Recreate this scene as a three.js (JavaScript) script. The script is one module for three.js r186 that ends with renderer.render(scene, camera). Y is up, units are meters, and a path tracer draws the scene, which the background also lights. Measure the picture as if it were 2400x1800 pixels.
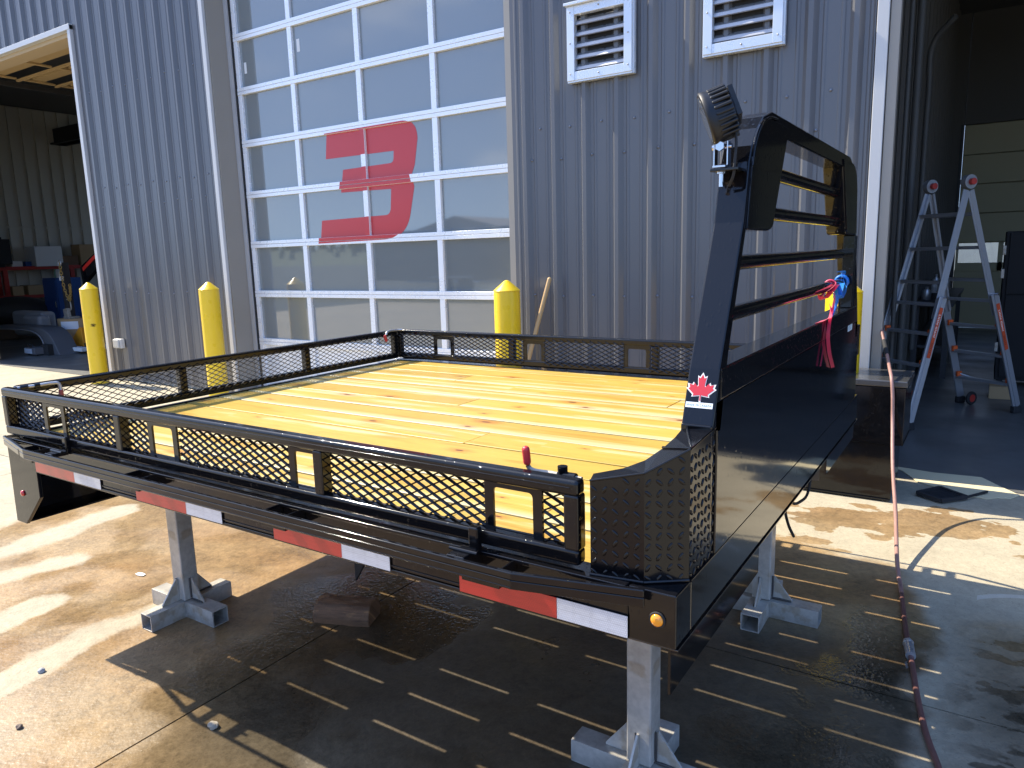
import * as THREE from 'three';
import { RoundedBoxGeometry } from 'three/addons/geometries/RoundedBoxGeometry.js';
import { mergeGeometries } from 'three/addons/utils/BufferGeometryUtils.js';
import { Brush, Evaluator, INTERSECTION } from 'three-bvh-csg';

// ------------------------------------------------------------------ camera, sky, sun, exposure
const scene = new THREE.Scene();
const camera = new THREE.PerspectiveCamera(55.497, 4 / 3, 0.05, 3000);
camera.position.set(0, 1.6, 0);
camera.up.set(-0.0722, 0.9843, -0.1611);
camera.lookAt(-5.404, 1.6 - 1.744, -8.231);

const SUN = new THREE.Vector3(-0.93, 1, 0.085).normalize();
function skyTexture() {
  const w = 1024, h = 512, data = new Float32Array(w * h * 4), d = new THREE.Vector3();
  for (let j = 0; j < h; j++) for (let i = 0; i < w; i++) {
    const u = ((i + 0.5) / w - 0.5) * 2 * Math.PI, v = ((j + 0.5) / h - 0.5) * Math.PI;
    d.set(Math.cos(v) * Math.cos(u), Math.sin(v), Math.cos(v) * Math.sin(u));
    const e = Math.max(0, d.y), t = Math.pow(1 - e, 6), c = Math.max(0, d.dot(SUN));
    let r = 0.125 + 0.31 * t, g = 0.255 + 0.36 * t, b = 0.60 + 0.24 * t;
    const glow = 0.22 * Math.pow(c, 3) + 0.35 * Math.pow(c, 10) + 0.9 * Math.pow(c, 60);
    r += glow; g += glow * 0.95; b += glow * 0.85;
    if (d.y > 0.02) {                                       // thin fair-weather cloud low over the horizon
      const k = fbm(u * 5.2 + 31, v * 17 + 7, 5);
      const m = sm(0.52, 0.74, k) * sm(0.02, 0.12, d.y) * (1 - sm(0.3, 0.75, d.y)) * 0.28;
      r += (0.95 - r) * m; g += (0.96 - g) * m; b += (0.98 - b) * m;
    }
    if (d.y < 0) { const q = Math.min(1, -d.y * 12); r += (0.3 - r) * q; g += (0.27 - g) * q; b += (0.22 - b) * q; }
    const o = (j * w + i) * 4, K = 1.2;
    data[o] = r * K; data[o + 1] = g * K; data[o + 2] = b * K; data[o + 3] = 1;
  }
  const t = new THREE.DataTexture(data, w, h, THREE.RGBAFormat, THREE.FloatType);
  t.mapping = THREE.EquirectangularReflectionMapping; t.magFilter = t.minFilter = THREE.LinearFilter; t.needsUpdate = true;
  return t;
}
scene.background = scene.environment = skyTexture();
const sun = new THREE.DirectionalLight(new THREE.Color(1, 0.91, 0.75), 5);
sun.position.copy(SUN).multiplyScalar(60).add(new THREE.Vector3(-3, 0, -4));
sun.target.position.set(-3, 0, -4);
sun.castShadow = true; sun.shadow.mapSize.set(4096, 4096);
Object.assign(sun.shadow.camera, { left: -20, right: 20, top: 20, bottom: -20, near: 1, far: 140 });
scene.add(sun, sun.target);
const renderer = new THREE.WebGLRenderer({ antialias: true });
renderer.toneMapping = THREE.LinearToneMapping;
renderer.toneMappingExposure = 2.0;
renderer.shadowMap.enabled = true; renderer.shadowMap.type = THREE.PCFSoftShadowMap;

// ------------------------------------------------------------------ noise and helpers
function hash2(x, y) { let n = Math.imul(x, 374761393) + Math.imul(y, 668265263); n = Math.imul(n ^ (n >>> 13), 1274126177); return ((n ^ (n >>> 16)) >>> 0) / 4294967296; }
function vn(x, y) {
  const i = Math.floor(x), j = Math.floor(y); let a = x - i, b = y - j; a = a * a * (3 - 2 * a); b = b * b * (3 - 2 * b);
  const p = hash2(i, j), q = hash2(i + 1, j), r = hash2(i, j + 1), s = hash2(i + 1, j + 1);
  return p + (q - p) * a + (r - p) * b + (p - q - r + s) * a * b;
}
function fbm(x, y, o) { let s = 0, a = 0.5, n = 0; for (let k = 0; k < o; k++) { s += a * vn(x, y); n += a; a *= 0.5; x = x * 2.03 + 17.1; y = y * 2.03 + 9.7; } return s / n; }
function sm(a, b, x) { const t = Math.min(1, Math.max(0, (x - a) / (b - a))); return t * t * (3 - 2 * t); }
let seed = 7; function rnd() { seed = (seed + 0x6d2b79f5) | 0; let t = Math.imul(seed ^ (seed >>> 15), 1 | seed); t = (t + Math.imul(t ^ (t >>> 7), 61 | t)) ^ t; return ((t ^ (t >>> 14)) >>> 0) / 4294967296; }
const L2S = (c) => Math.round(255 * (c <= 0.0031308 ? 12.92 * c : 1.055 * Math.pow(Math.max(c, 0), 1 / 2.4) - 0.055));
function tex(w, h, fn, srgb, repeat) {                      // fn(u, v) -> [r, g, b] linear 0..1
  const d = new Uint8Array(w * h * 4);
  for (let j = 0; j < h; j++) for (let i = 0; i < w; i++) {
    const c = fn((i + 0.5) / w, (j + 0.5) / h), o = (j * w + i) * 4;
    for (let k = 0; k < 3; k++) { const v = Math.min(1, Math.max(0, c[k])); d[o + k] = srgb ? L2S(v) : Math.round(255 * v); }
    d[o + 3] = 255;
  }
  const t = new THREE.DataTexture(d, w, h, THREE.RGBAFormat, THREE.UnsignedByteType);
  t.magFilter = THREE.LinearFilter; t.minFilter = THREE.LinearMipmapLinearFilter; t.generateMipmaps = true;
  if (srgb) t.colorSpace = THREE.SRGBColorSpace;
  t.wrapS = t.wrapT = repeat ? THREE.RepeatWrapping : THREE.ClampToEdgeWrapping; t.needsUpdate = true;
  return t;
}
function rep(t, x, y = x) { const c = t.clone(); c.repeat.set(x, y); c.needsUpdate = true; return c; }
const tileN = (u, v, f, o) => {                            // tileable fbm on the unit square
  let s = 0, a = 0.5, n = 0;
  for (let k = 0; k < o; k++) {
    const x = u * f, y = v * f, i = Math.floor(x), j = Math.floor(y); let p = x - i, q = y - j; p = p * p * (3 - 2 * p); q = q * q * (3 - 2 * q);
    const m = (g, h) => hash2(((g % f) + f) % f + k * 91, ((h % f) + f) % f + k * 57);
    const A = m(i, j), B = m(i + 1, j), C = m(i, j + 1), D = m(i + 1, j + 1);
    s += a * (A + (B - A) * p + (C - A) * q + (A - B - C + D) * p * q); n += a; a *= 0.5; f *= 2;
  }
  return s / n;
};
function metres(g) {                                        // uv in metres on the face's dominant plane
  if (g.index) g = g.toNonIndexed();
  const p = g.attributes.position, n = g.attributes.normal, uv = new Float32Array(p.count * 2);
  for (let i = 0; i < p.count; i++) {
    const a = Math.abs(n.getX(i)), b = Math.abs(n.getY(i)), c = Math.abs(n.getZ(i));
    if (b >= a && b >= c) { uv[2 * i] = p.getX(i); uv[2 * i + 1] = p.getZ(i); }
    else if (a >= c) { uv[2 * i] = p.getZ(i); uv[2 * i + 1] = p.getY(i); }
    else { uv[2 * i] = p.getX(i); uv[2 * i + 1] = p.getY(i); }
  }
  g.setAttribute('uv', new THREE.BufferAttribute(uv, 2));
  for (const k of Object.keys(g.attributes)) if (!['position', 'normal', 'uv'].includes(k)) g.deleteAttribute(k);
  return g;
}
const V = (x, y, z) => new THREE.Vector3(x, y, z);
function bx(x0, x1, y0, y1, z0, z1, r) {
  const w = Math.abs(x1 - x0), h = Math.abs(y1 - y0), d = Math.abs(z1 - z0);
  const g = r ? new RoundedBoxGeometry(w, h, d, 2, Math.min(r, w / 2.01, h / 2.01, d / 2.01)) : new THREE.BoxGeometry(w, h, d);
  return g.translate((x0 + x1) / 2, (y0 + y1) / 2, (z0 + z1) / 2);
}
function cyl(r0, r1, y0, y1, x, z, n = 28, open = false) { return new THREE.CylinderGeometry(r1, r0, y1 - y0, n, 1, open).translate(x, (y0 + y1) / 2, z); }
function beam(p, q, w, d, ref = V(0, 1, 0), r = 0) {       // box from p to q; w across ref x axis, d along ref
  const a = q.clone().sub(p), l = a.length(); a.normalize();
  const s = new THREE.Vector3().crossVectors(a, ref).normalize(), t = new THREE.Vector3().crossVectors(s, a).normalize();
  const g = r ? new RoundedBoxGeometry(w, l, d, 2, r) : new THREE.BoxGeometry(w, l, d);
  const m = new THREE.Matrix4().makeBasis(s, a, t); m.setPosition(p.clone().add(q).multiplyScalar(0.5));
  return g.applyMatrix4(m);
}
function rod(p, q, r, n = 14) {
  const a = q.clone().sub(p), g = new THREE.CylinderGeometry(r, r, a.length(), n);
  g.applyQuaternion(new THREE.Quaternion().setFromUnitVectors(V(0, 1, 0), a.normalize()));
  return g.translate((p.x + q.x) / 2, (p.y + q.y) / 2, (p.z + q.z) / 2);
}
function tube(pts, r, seg = 60, n = 12) { return new THREE.TubeGeometry(new THREE.CatmullRomCurve3(pts.map((p) => V(...p))), seg, r, n); }
function prism(pts, depth, bevel = 0) {                    // polygon [x, y] extruded along +z
  const s = pts instanceof THREE.Shape ? pts : new THREE.Shape(pts.map((p) => new THREE.Vector2(p[0], p[1])));
  return new THREE.ExtrudeGeometry(s, { depth, bevelEnabled: bevel > 0, bevelThickness: bevel, bevelSize: bevel, bevelOffset: -bevel, bevelSegments: 2, curveSegments: 18 });
}
const zy = (g, x) => g.rotateY(Math.PI / 2).translate(x, 0, 0);   // prism drawn with shape x = -z, laid in the z/y plane, extruded along +x from x
const names = new Map();
function numbered(n) { const k = names.get(n) || 0; names.set(n, k + 1); return k ? n + '_' + String(k).padStart(3, '0') : n; }
function obj(name, geos, mat, parent = scene) {
  const list = (Array.isArray(geos) ? geos : [geos]).map(metres);
  const m = new THREE.Mesh(list.length > 1 ? mergeGeometries(list) : list[0], mat);
  m.name = parent === scene ? numbered(name) : name; m.castShadow = m.receiveShadow = true; parent.add(m); return m;
}
function grp(name, parent) { const g = new THREE.Group(); g.name = name; parent.add(g); return g; }
function thing(name, label, category, group) { const g = new THREE.Group(); g.name = numbered(name); g.userData = { label, category }; if (group) g.userData.group = group; scene.add(g); return g; }
function tag(o, label, category, group) { o.userData = { label, category }; if (group) o.userData.group = group; return o; }
function struct(name, geos, mat) { const m = obj(name, geos, mat); m.userData.kind = 'structure'; return m; }
function stuff(m) { m.userData.kind = 'stuff'; return m; }
function col(r, g, b) { return new THREE.Color().setRGB(r, g, b); }
function std(r, g, b, rough = 0.6, metal = 0, extra = {}) { return new THREE.MeshStandardMaterial({ color: col(r, g, b), roughness: rough, metalness: metal, ...extra }); }
function phy(r, g, b, rough, extra) { return new THREE.MeshPhysicalMaterial({ color: col(r, g, b), roughness: rough, ...extra }); }
function canvasTex(w, h, draw) {
  const c = document.createElement('canvas'); c.width = w; c.height = h; draw(c.getContext('2d'), w, h);
  const t = new THREE.CanvasTexture(c); t.colorSpace = THREE.SRGBColorSpace; return t;
}
function decal(name, w, h, mat, parent, m4) {              // a printed sticker 0.6 mm thick, uv 0..1 on its front
  const g = new THREE.BoxGeometry(w, h, 0.0006).toNonIndexed(); g.applyMatrix4(m4);
  const m = new THREE.Mesh(g, mat); m.name = name; parent.add(m); m.castShadow = m.receiveShadow = true; return m;
}

// ------------------------------------------------------------------ materials
const grit = tex(512, 512, (u, v) => { const k = tileN(u, v, 64, 3) * 0.6 + tileN(u, v, 8, 3) * 0.4; return [k, k, k]; }, false, true);
const smudge = tex(512, 512, (u, v) => { const k = tileN(u, v, 6, 5); return [k, 0.86 + (k - 0.5) * 0.7, k]; }, false, true);
const drops = (() => {                                      // beads of water left on the paint
  const N = 1024, f = new Float32Array(N * N).fill(0.35), put = (cx, cy, r, sy) => {
    const R = Math.ceil(r * sy + 1);
    for (let y = -R; y <= R; y++) for (let x = -R; x <= R; x++) {
      const q = (x * x) / (r * r) + (y * y) / (r * r * sy * sy); if (q > 1) continue;
      const o = (((cy + y) % N + N) % N) * N + (((cx + x) % N + N) % N); f[o] = Math.max(f[o], 0.35 + 0.65 * Math.sqrt(1 - q) * Math.min(1, r / 5));
    }
  };
  let s = 3; const R = () => { s = (Math.imul(s, 1664525) + 1013904223) >>> 0; return s / 4294967296; };
  for (let k = 0; k < 1500; k++) put(Math.floor(R() * N), Math.floor(R() * N), 1.5 + 4.5 * R() * R(), 1 + 0.8 * R());
  return tex(N, N, (u, v) => { const k = f[Math.floor(v * N) * N + Math.floor(u * N)] + 0.05 * (tileN(u, v, 24, 2) - 0.5); return [k, k, k]; }, false, true);
})();
const M = {};
M.black = phy(0.005, 0.005, 0.006, 0.08, { ior: 1.47, bumpMap: rep(drops, 1.6), bumpScale: 0.0005 });
M.blackPanel = phy(0.005, 0.005, 0.006, 0.07, { ior: 1.8, bumpMap: rep(drops, 1.1), bumpScale: 0.00018 });
M.blackSmooth = phy(0.005, 0.005, 0.006, 0.07, { ior: 1.47 });
M.blackMesh = phy(0.006, 0.006, 0.007, 0.25, { ior: 1.5 });
M.underside = std(0.012, 0.012, 0.013, 0.55);
M.galv = std(0.52, 0.53, 0.54, 0.42, 0.75, { roughnessMap: rep(smudge, 2), bumpMap: rep(grit, 3), bumpScale: 0.0004 });
const millTex = tex(512, 512, (u, v) => { const a = tileN(u, v, 5, 5), s = tileN(u, v * 0.999, 40, 3), st = sm(0.56, 0.72, tileN(v, u, 7, 5)), k = 0.72 + 0.5 * (a - 0.5) + 0.2 * (s - 0.5); return [(0.62 - 0.12 * st) * k, (0.595 - 0.16 * st) * k, (0.545 - 0.2 * st) * k]; }, true, true);
M.steel = std(1, 0.985, 0.95, 0.5, 0.25, { map: rep(millTex, 2.2), roughnessMap: rep(smudge, 3), bumpMap: rep(grit, 4), bumpScale: 0.0004 });
M.alu = std(0.9, 0.91, 0.92, 0.36, 0.25, { roughnessMap: rep(smudge, 1.5) });
M.chrome = std(0.6, 0.6, 0.62, 0.15, 1);
M.siding = phy(0.114, 0.116, 0.124, 0.27, { ior: 1.58 });
M.trimTan = phy(0.30, 0.275, 0.235, 0.5, { clearcoat: 0.3, clearcoatRoughness: 0.3 });
M.trimLight = phy(0.55, 0.55, 0.54, 0.4, { clearcoat: 0.4, clearcoatRoughness: 0.3 });
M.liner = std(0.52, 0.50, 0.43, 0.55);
M.linerDim = std(0.085, 0.08, 0.07, 0.75);  // darker copy of the liner, the right bay's gloom put into its colour
M.dark = std(0.03, 0.03, 0.033, 0.6);
M.rubber = std(0.018, 0.018, 0.019, 0.8);
M.yellow = phy(0.88, 0.58, 0.010, 0.38, { clearcoat: 0.4, clearcoatRoughness: 0.25, roughnessMap: rep(smudge, 2) });
M.red = std(0.42, 0.035, 0.025, 0.45);
M.orange = std(0.75, 0.12, 0.02, 0.5);
M.blue = std(0.03, 0.10, 0.33, 0.45);
M.card = std(0.40, 0.27, 0.14, 0.85, 0, { bumpMap: rep(grit, 2), bumpScale: 0.0006 });
M.white = std(0.72, 0.72, 0.70, 0.6);
M.roof = std(0.25, 0.25, 0.26, 0.7);

// ------------------------------------------------------------------ ground: concrete yard slabs, dry and washed-down
function cap(x, z, ax, az, bx_, bz, r) {                    // signed distance to a capsule
  const px = x - ax, pz = z - az, qx = bx_ - ax, qz = bz - az, h = Math.min(1, Math.max(0, (px * qx + pz * qz) / (qx * qx + qz * qz)));
  return Math.hypot(px - qx * h, pz - qz * h) - r;
}
const DRYSTREAK = [[-4.62, -1.62, -4.72, -2.45, 0.1], [-4.3, -1.5, -4.15, -1.85, 0.06], [-3.72, -1.2, -3.72, -1.48, 0.1], [-3.15, -1.8, -3.22, -1.45, 0.055],
  [-3.22, -1.45, -3.1, -1.0, 0.085], [-3.3, -0.9, -3.0, -0.3, 0.1], [-5.3, -1.5, -5.6, -2.6, 0.22], [-3.0, -0.72, -2.72, -0.2, 0.05]];
const WETPATCH = [[-0.78, -4.5, -0.1, -4.72, 0.21], [-0.4, -4.42, -0.3, -4.5, 0.1], [0.18, -4.6, 0.05, -4.7, 0.05], [0.42, -4.35, 0.62, -4.45, 0.07], [-0.78, -4.05, -0.55, -4.08, 0.05], [0.1, -2.2, 0.35, -2.35, 0.12], [-2.9, -4.6, -2.2, -4.75, 0.12], [-5.0, -4.3, -4.1, -4.5, 0.16]];
function wetness(x, z) {
  const n = fbm(x * 2.1 + 5, z * 2.1 + 11, 5) - 0.5, m = fbm(x * 9 + 3, z * 9 + 1, 4) - 0.5, nn = n * 0.5 + m * 0.14;
  let d = Math.max(-5.15 - x, z - 2.0, Math.max(-3.98 - z, x - 0.0 - (z + 2.7) * 0.14 - 0.5 * sm(-1.4, -0.6, z)));   // the washed-down area round the deck
  d = Math.max(d, (x + 5.4) * -0.6 + (z + 2.9) * -0.8 - 0.45);
  d = Math.max(d, x < -3.4 ? -2.75 - z : -9);
  let w = 1 - sm(-0.12, 0.06, d + nn * 0.9);
  for (const s of DRYSTREAK) { const q = cap(x, z, s[0], s[1], s[2], s[3], s[4] * 0.8); w = Math.min(w, sm(-0.03, 0.04, q + nn * 0.5)); }
  for (const s of WETPATCH) { const q = cap(x, z, s[0], s[1], s[2], s[3], s[4]); if (q < 0.5) w = Math.max(w, 0.9 * (1 - sm(-0.012, 0.008, q + (fbm(x * 7 + 2, z * 11 + 4, 5) - 0.5) * 0.55))); }
  w = Math.min(w, 0.72 + 0.28 * sm(0.15, 0.55, Math.hypot(x + 2.95, (z + 0.85) * 0.8) + nn * 0.5));
  const sh = sm(-0.15, 0.2, x) * sm(-3.7, -3.3, z) * (1 - sm(-2.3, -1.9, z)); if (sh > 0) w = Math.max(w, sh * (0.55 + 0.35 * sm(0.5, 0.6, fbm(x * 11, z * 15, 5)) + 0.3 * sm(0.45, 0.7, fbm(x * 2.5 + 3, z * 2.5, 4))));  // damp mottling, with the headboard shade also darkened into this patch
  return w;
}
function puddle(x, z) {                                     // standing water
  const n = fbm(x * 1.3 + 40, z * 1.3 + 3, 5), k = sm(0.5, 0.62, n + 0.12 * (fbm(x * 6, z * 6, 3) - 0.5));
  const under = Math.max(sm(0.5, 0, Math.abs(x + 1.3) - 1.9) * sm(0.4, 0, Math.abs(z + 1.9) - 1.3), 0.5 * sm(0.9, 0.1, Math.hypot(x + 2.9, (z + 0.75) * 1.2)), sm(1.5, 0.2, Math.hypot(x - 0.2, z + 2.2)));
  return k * under;
}
function yard(x, z) {
  const w = wetness(x, z), big = fbm(x * 0.9, z * 0.9, 4), mid = fbm(x * 5 + 9, z * 5, 4), fine = fbm(x * 42, z * 42, 3), sp = fbm(x * 130, z * 130, 2);
  const t = 0.86 + 0.22 * (big - 0.5) + 0.22 * (mid - 0.5) + 0.22 * (fine - 0.5) + 0.2 * (sp - 0.5);
  let r = 0.43 * t, g = 0.375 * t, b = 0.265 * t;
  const streak = fbm(x * 1.6 + z * 3.2, z * 0.9 - x * 0.5, 4), rust = sm(0.35, 0.75, streak);
  const tw = 0.75 + 0.5 * (mid - 0.5) + 0.42 * (fine - 0.5) + 0.4 * (sp - 0.5);
  const wr = (0.365 - 0.05 * rust) * tw, wg = (0.245 - 0.055 * rust) * tw, wb = (0.118 - 0.036 * rust) * tw;
  const deckShade = sm(0.6, -0.1, Math.abs(x + 0.85) - 1.25) * sm(0.45, -0.1, Math.abs(z + 2.1) - 0.8) * 0.52;  // shade under the deck, painted into the ground colour
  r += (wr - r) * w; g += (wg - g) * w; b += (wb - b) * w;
  r *= 1 - deckShade * w * 1.32; g *= 1 - deckShade * w * 1.2; b *= 1 - deckShade * w * 0.95;
  const ag = sp > 0.74 ? 0.75 : 1;                          // dark aggregate showing through
  const chalk = (Math.abs(Math.hypot((x - 0.35) * 1.0, (z + 3.45) * 1.0) - 0.42) < 0.018 && x > 0.05 && z < -3.3) ? 0.12 : 0;
  return [r * ag + chalk, g * ag + chalk, b * ag + chalk, w];
}
const concreteBump = tex(1024, 1024, (u, v) => { const k = 0.55 * tileN(u, v, 90, 3) + 0.3 * tileN(u, v, 20, 3) + 0.15 * tileN(u, v, 4, 3); return [k, k, k]; }, false, true);
const pavement = new THREE.Group(); pavement.name = 'concrete_yard'; pavement.userData.kind = 'structure'; scene.add(pavement);
const XJ = [-19.2, -14.9, -10.6, -6.42, -2.322, 1.76, 5.9], ZJ = [-5.52, -2.72, 0.07, 2.9, 5.8, 8.6];
for (let i = 0; i < XJ.length - 1; i++) for (let j = 0; j < ZJ.length - 1; j++) {
  const x0 = XJ[i] + 0.004, x1 = XJ[i + 1] - 0.004, z0 = ZJ[j] + 0.004, z1 = ZJ[j + 1] - 0.004, w = x1 - x0, d = z1 - z0;
  const near = (i === 4 && j < 2) || (i === 3 && j < 2), N = near ? (i === 4 || j === 1 ? 1800 : 1200) : (i === 2 && j === 0) || (i === 4 && j === 2) || (i === 3 && j === 2) || (i === 5 && j < 2) ? 700 : 200, K = Math.round(N * d / w);
  const rough = new Uint8Array(N * K * 4);
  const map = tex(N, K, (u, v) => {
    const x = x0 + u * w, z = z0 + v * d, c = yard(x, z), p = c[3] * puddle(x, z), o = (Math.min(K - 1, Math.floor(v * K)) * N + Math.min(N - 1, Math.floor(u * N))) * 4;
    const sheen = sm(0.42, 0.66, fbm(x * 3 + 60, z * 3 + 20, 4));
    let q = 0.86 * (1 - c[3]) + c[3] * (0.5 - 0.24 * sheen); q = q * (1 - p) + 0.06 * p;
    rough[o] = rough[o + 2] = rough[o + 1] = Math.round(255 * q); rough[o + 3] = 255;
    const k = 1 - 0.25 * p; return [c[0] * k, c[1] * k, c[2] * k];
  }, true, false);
  const rm = new THREE.DataTexture(rough, N, K, THREE.RGBAFormat, THREE.UnsignedByteType); rm.magFilter = THREE.LinearFilter; rm.minFilter = THREE.LinearMipmapLinearFilter; rm.generateMipmaps = true; rm.needsUpdate = true;
  const g = new THREE.BoxGeometry(w, 0.12, d), p = g.attributes.position, uv = g.attributes.uv;
  for (let k = 0; k < p.count; k++) uv.setXY(k, p.getX(k) / w + 0.5, p.getZ(k) / d + 0.5);
  g.translate((x0 + x1) / 2, -0.06, (z0 + z1) / 2);
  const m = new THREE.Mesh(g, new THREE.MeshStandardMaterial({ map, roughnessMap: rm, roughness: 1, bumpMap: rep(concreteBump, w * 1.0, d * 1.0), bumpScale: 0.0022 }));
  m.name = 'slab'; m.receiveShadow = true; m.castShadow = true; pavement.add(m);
}
obj('joint_filler', bx(-19.2, 5.9, -0.05, -0.014, -5.5, 8.6), std(0.05, 0.042, 0.032, 0.9), pavement);
const dirtTex = tex(512, 512, (u, v) => { const k = 0.75 + 0.5 * (tileN(u, v, 8, 6) - 0.5); return [0.075 * k, 0.085 * k, 0.07 * k]; }, true, true);
struct('gravel_ground', new THREE.PlaneGeometry(2400, 2400).rotateX(-Math.PI / 2).translate(0, -0.06, 0), std(1, 1, 1, 0.95, 0, { map: rep(dirtTex, 0.2) }));
// wooded hill across the road, mirrored in the door glass
{
  const g = new THREE.PlaneGeometry(900, 160, 90, 16).rotateX(-Math.PI / 2).translate(-160, 0, 210), p = g.attributes.position;
  for (let i = 0; i < p.count; i++) { const x = p.getX(i), z = p.getZ(i), t = sm(125, 240, z) * (1 - sm(255, 292, z)); p.setY(i, -0.5 + t * (1.5 + 5 * fbm(x * 0.008 + 4, z * 0.006, 4) + 0.008 * -x)); }
  g.computeVertexNormals();
  const hill = struct('hill', g, std(0.10, 0.115, 0.05, 0.95)); hill.material.side = THREE.DoubleSide;
  const cone = new THREE.ConeGeometry(2.1, 8, 7).translate(0, 3.6, 0), n = 900, im = new THREE.InstancedMesh(cone, std(0.022, 0.04, 0.02, 0.95), n), m4 = new THREE.Matrix4();
  for (let i = 0; i < n; i++) {
    const x = -560 + 740 * rnd(), z = 165 + 85 * Math.sqrt(rnd()), t = sm(125, 240, z), y = -0.5 + t * (1.5 + 5 * fbm(x * 0.008 + 4, z * 0.006, 4) + 0.008 * -x), s = 0.35 + 0.4 * rnd();
    m4.makeScale(s, s * (0.8 + 0.5 * rnd()), s); m4.setPosition(x, y - 0.3, z); im.setMatrixAt(i, m4);
  }
  im.name = 'hillside_forest'; im.userData.kind = 'stuff'; scene.add(im);
}

// ------------------------------------------------------------------ the workshop building
const WZ = -5.54, TOP = 7.4;
const shop = thing('workshop_building', 'grey-blue ribbed steel workshop with open bays either side of a glazed overhead door', 'building');
const PITCH = 0.285;
function ribSheet(x0, x1, y0, y1, z, flip = 1) {            // trapezoid major ribs with two low stiffeners between
  const pts = [], R = [[-0.046, 0], [-0.016, 0.037], [0.016, 0.037], [0.046, 0], [0.070, 0], [0.079, 0.006], [0.093, 0.006], [0.102, 0], [0.183, 0], [0.192, 0.006], [0.206, 0.006], [0.215, 0]];
  const k0 = Math.floor(x0 / PITCH) - 1, k1 = Math.ceil(x1 / PITCH) + 1;
  for (let k = k0; k <= k1; k++) for (const [a, h] of R) { const x = k * PITCH + a; if (x > x0 + 1e-4 && x < x1 - 1e-4) pts.push([x, h]); }
  pts.unshift([x0, 0]); pts.push([x1, 0]);
  const pos = [], nor = [];
  for (let i = 0; i < pts.length - 1; i++) {
    const [ax, ah] = pts[i], [cx, ch] = pts[i + 1], l = Math.hypot(cx - ax, ch - ah), nx = -(ch - ah) / l, nz = (cx - ax) / l;
    const q = [[ax, y0, z + flip * ah], [cx, y0, z + flip * ch], [cx, y1, z + flip * ch], [ax, y0, z + flip * ah], [cx, y1, z + flip * ch], [ax, y1, z + flip * ah]];
    for (const v of q) { pos.push(...v); nor.push(nx, 0, nz * flip); }
  }
  const g = new THREE.BufferGeometry();
  g.setAttribute('position', new THREE.Float32BufferAttribute(pos, 3)); g.setAttribute('normal', new THREE.Float32BufferAttribute(nor, 3)); g.setAttribute('uv', new THREE.Float32BufferAttribute(new Float32Array(pos.length / 3 * 2), 2));
  return g;
}
function cladding(x0, x1, y0, y1) {                         // sheets three ribs wide
  const W = PITCH * 3;
  for (let k = Math.floor((x0 - 0.1) / W); k * W + 0.06 < x1; k++) {
    const a = Math.max(x0, k * W + 0.055), b = Math.min(x1, (k + 1) * W + 0.055); if (b - a < 0.02) continue;
    obj('wall_panel', ribSheet(a, b, y0, y1, WZ), M.siding, shop);
  }
}
cladding(-10.47, -7.66, 0.03, TOP); cladding(-3.56, -0.745, 0.03, TOP); cladding(-14.7, -10.47, 4.74, TOP); cladding(-7.66, -3.56, 5.3, TOP); cladding(-21, -14.76, 0.03, TOP); cladding(-0.745, 9, 5.2, TOP);
// screws along the girts
{
  const s = []; const head = (x, y) => { const g = new THREE.SphereGeometry(0.011, 8, 5, 0, Math.PI * 2, 0, Math.PI / 2); g.rotateX(Math.PI / 2).translate(x, y, WZ + 0.001); s.push(g); };
  for (const y of [1.24, 2.38, 2.63, 3.86]) for (let k = -37; k <= -3; k++) { const x = k * PITCH + 0.055 + (y === 2.63 ? 0.085 : 0); if ((x > -10.4 && x < -7.75) || (x > -3.45 && x < -0.85)) head(x, y + 0.012 * Math.sin(k * 3.1)); }
  stuff(obj('screw_heads', s, std(0.22, 0.23, 0.26, 0.35, 0.6), shop));
}
// structure behind the sheeting: wall cores, roof, partitions
obj('wall_core', [bx(-10.46, -7.64, 0, TOP, -5.78, -5.56), bx(-3.55, -0.76, 0, TOP, -5.78, -5.56), bx(-14.7, -10.46, 4.76, TOP, -5.78, -5.56), bx(-7.64, -3.55, 5.32, TOP, -5.78, -5.56), bx(-21, -14.8, 0, TOP, -5.78, -5.56), bx(-0.76, 9, 5.22, TOP, -5.78, -5.56)], M.liner, shop);
obj('roof', bx(-21.4, 9.4, TOP, TOP + 0.25, -16.9, -5.49), M.roof, shop);
obj('partition_wall', bx(-8.6, -8.4, 0, TOP, -16.2, -5.79), M.liner, shop);
obj('partition_wall', bx(-21.2, -20.9, 0, TOP, -16.4, -5.79), M.liner, shop);
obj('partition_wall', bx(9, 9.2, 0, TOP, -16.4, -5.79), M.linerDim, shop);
obj('back_wall', [bx(-21.2, -19.5, 0, TOP, -16.5, -16.21), bx(-19.5, -14.5, 4.6, TOP, -16.5, -16.21), bx(-14.5, -0.86, 0, TOP, -16.5, -16.21)], M.liner, shop);  // gap in the unseen left bay back wall, added to let light in
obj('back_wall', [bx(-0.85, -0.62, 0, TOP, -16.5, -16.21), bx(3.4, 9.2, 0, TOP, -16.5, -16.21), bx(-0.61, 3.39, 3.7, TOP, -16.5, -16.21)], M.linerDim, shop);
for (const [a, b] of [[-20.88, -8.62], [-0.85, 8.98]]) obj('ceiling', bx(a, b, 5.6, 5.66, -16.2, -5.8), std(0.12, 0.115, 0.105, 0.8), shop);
obj('partition_wall', bx(-1.02, -0.86, 0, TOP, -16.2, -5.79), M.linerDim, shop);
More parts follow.
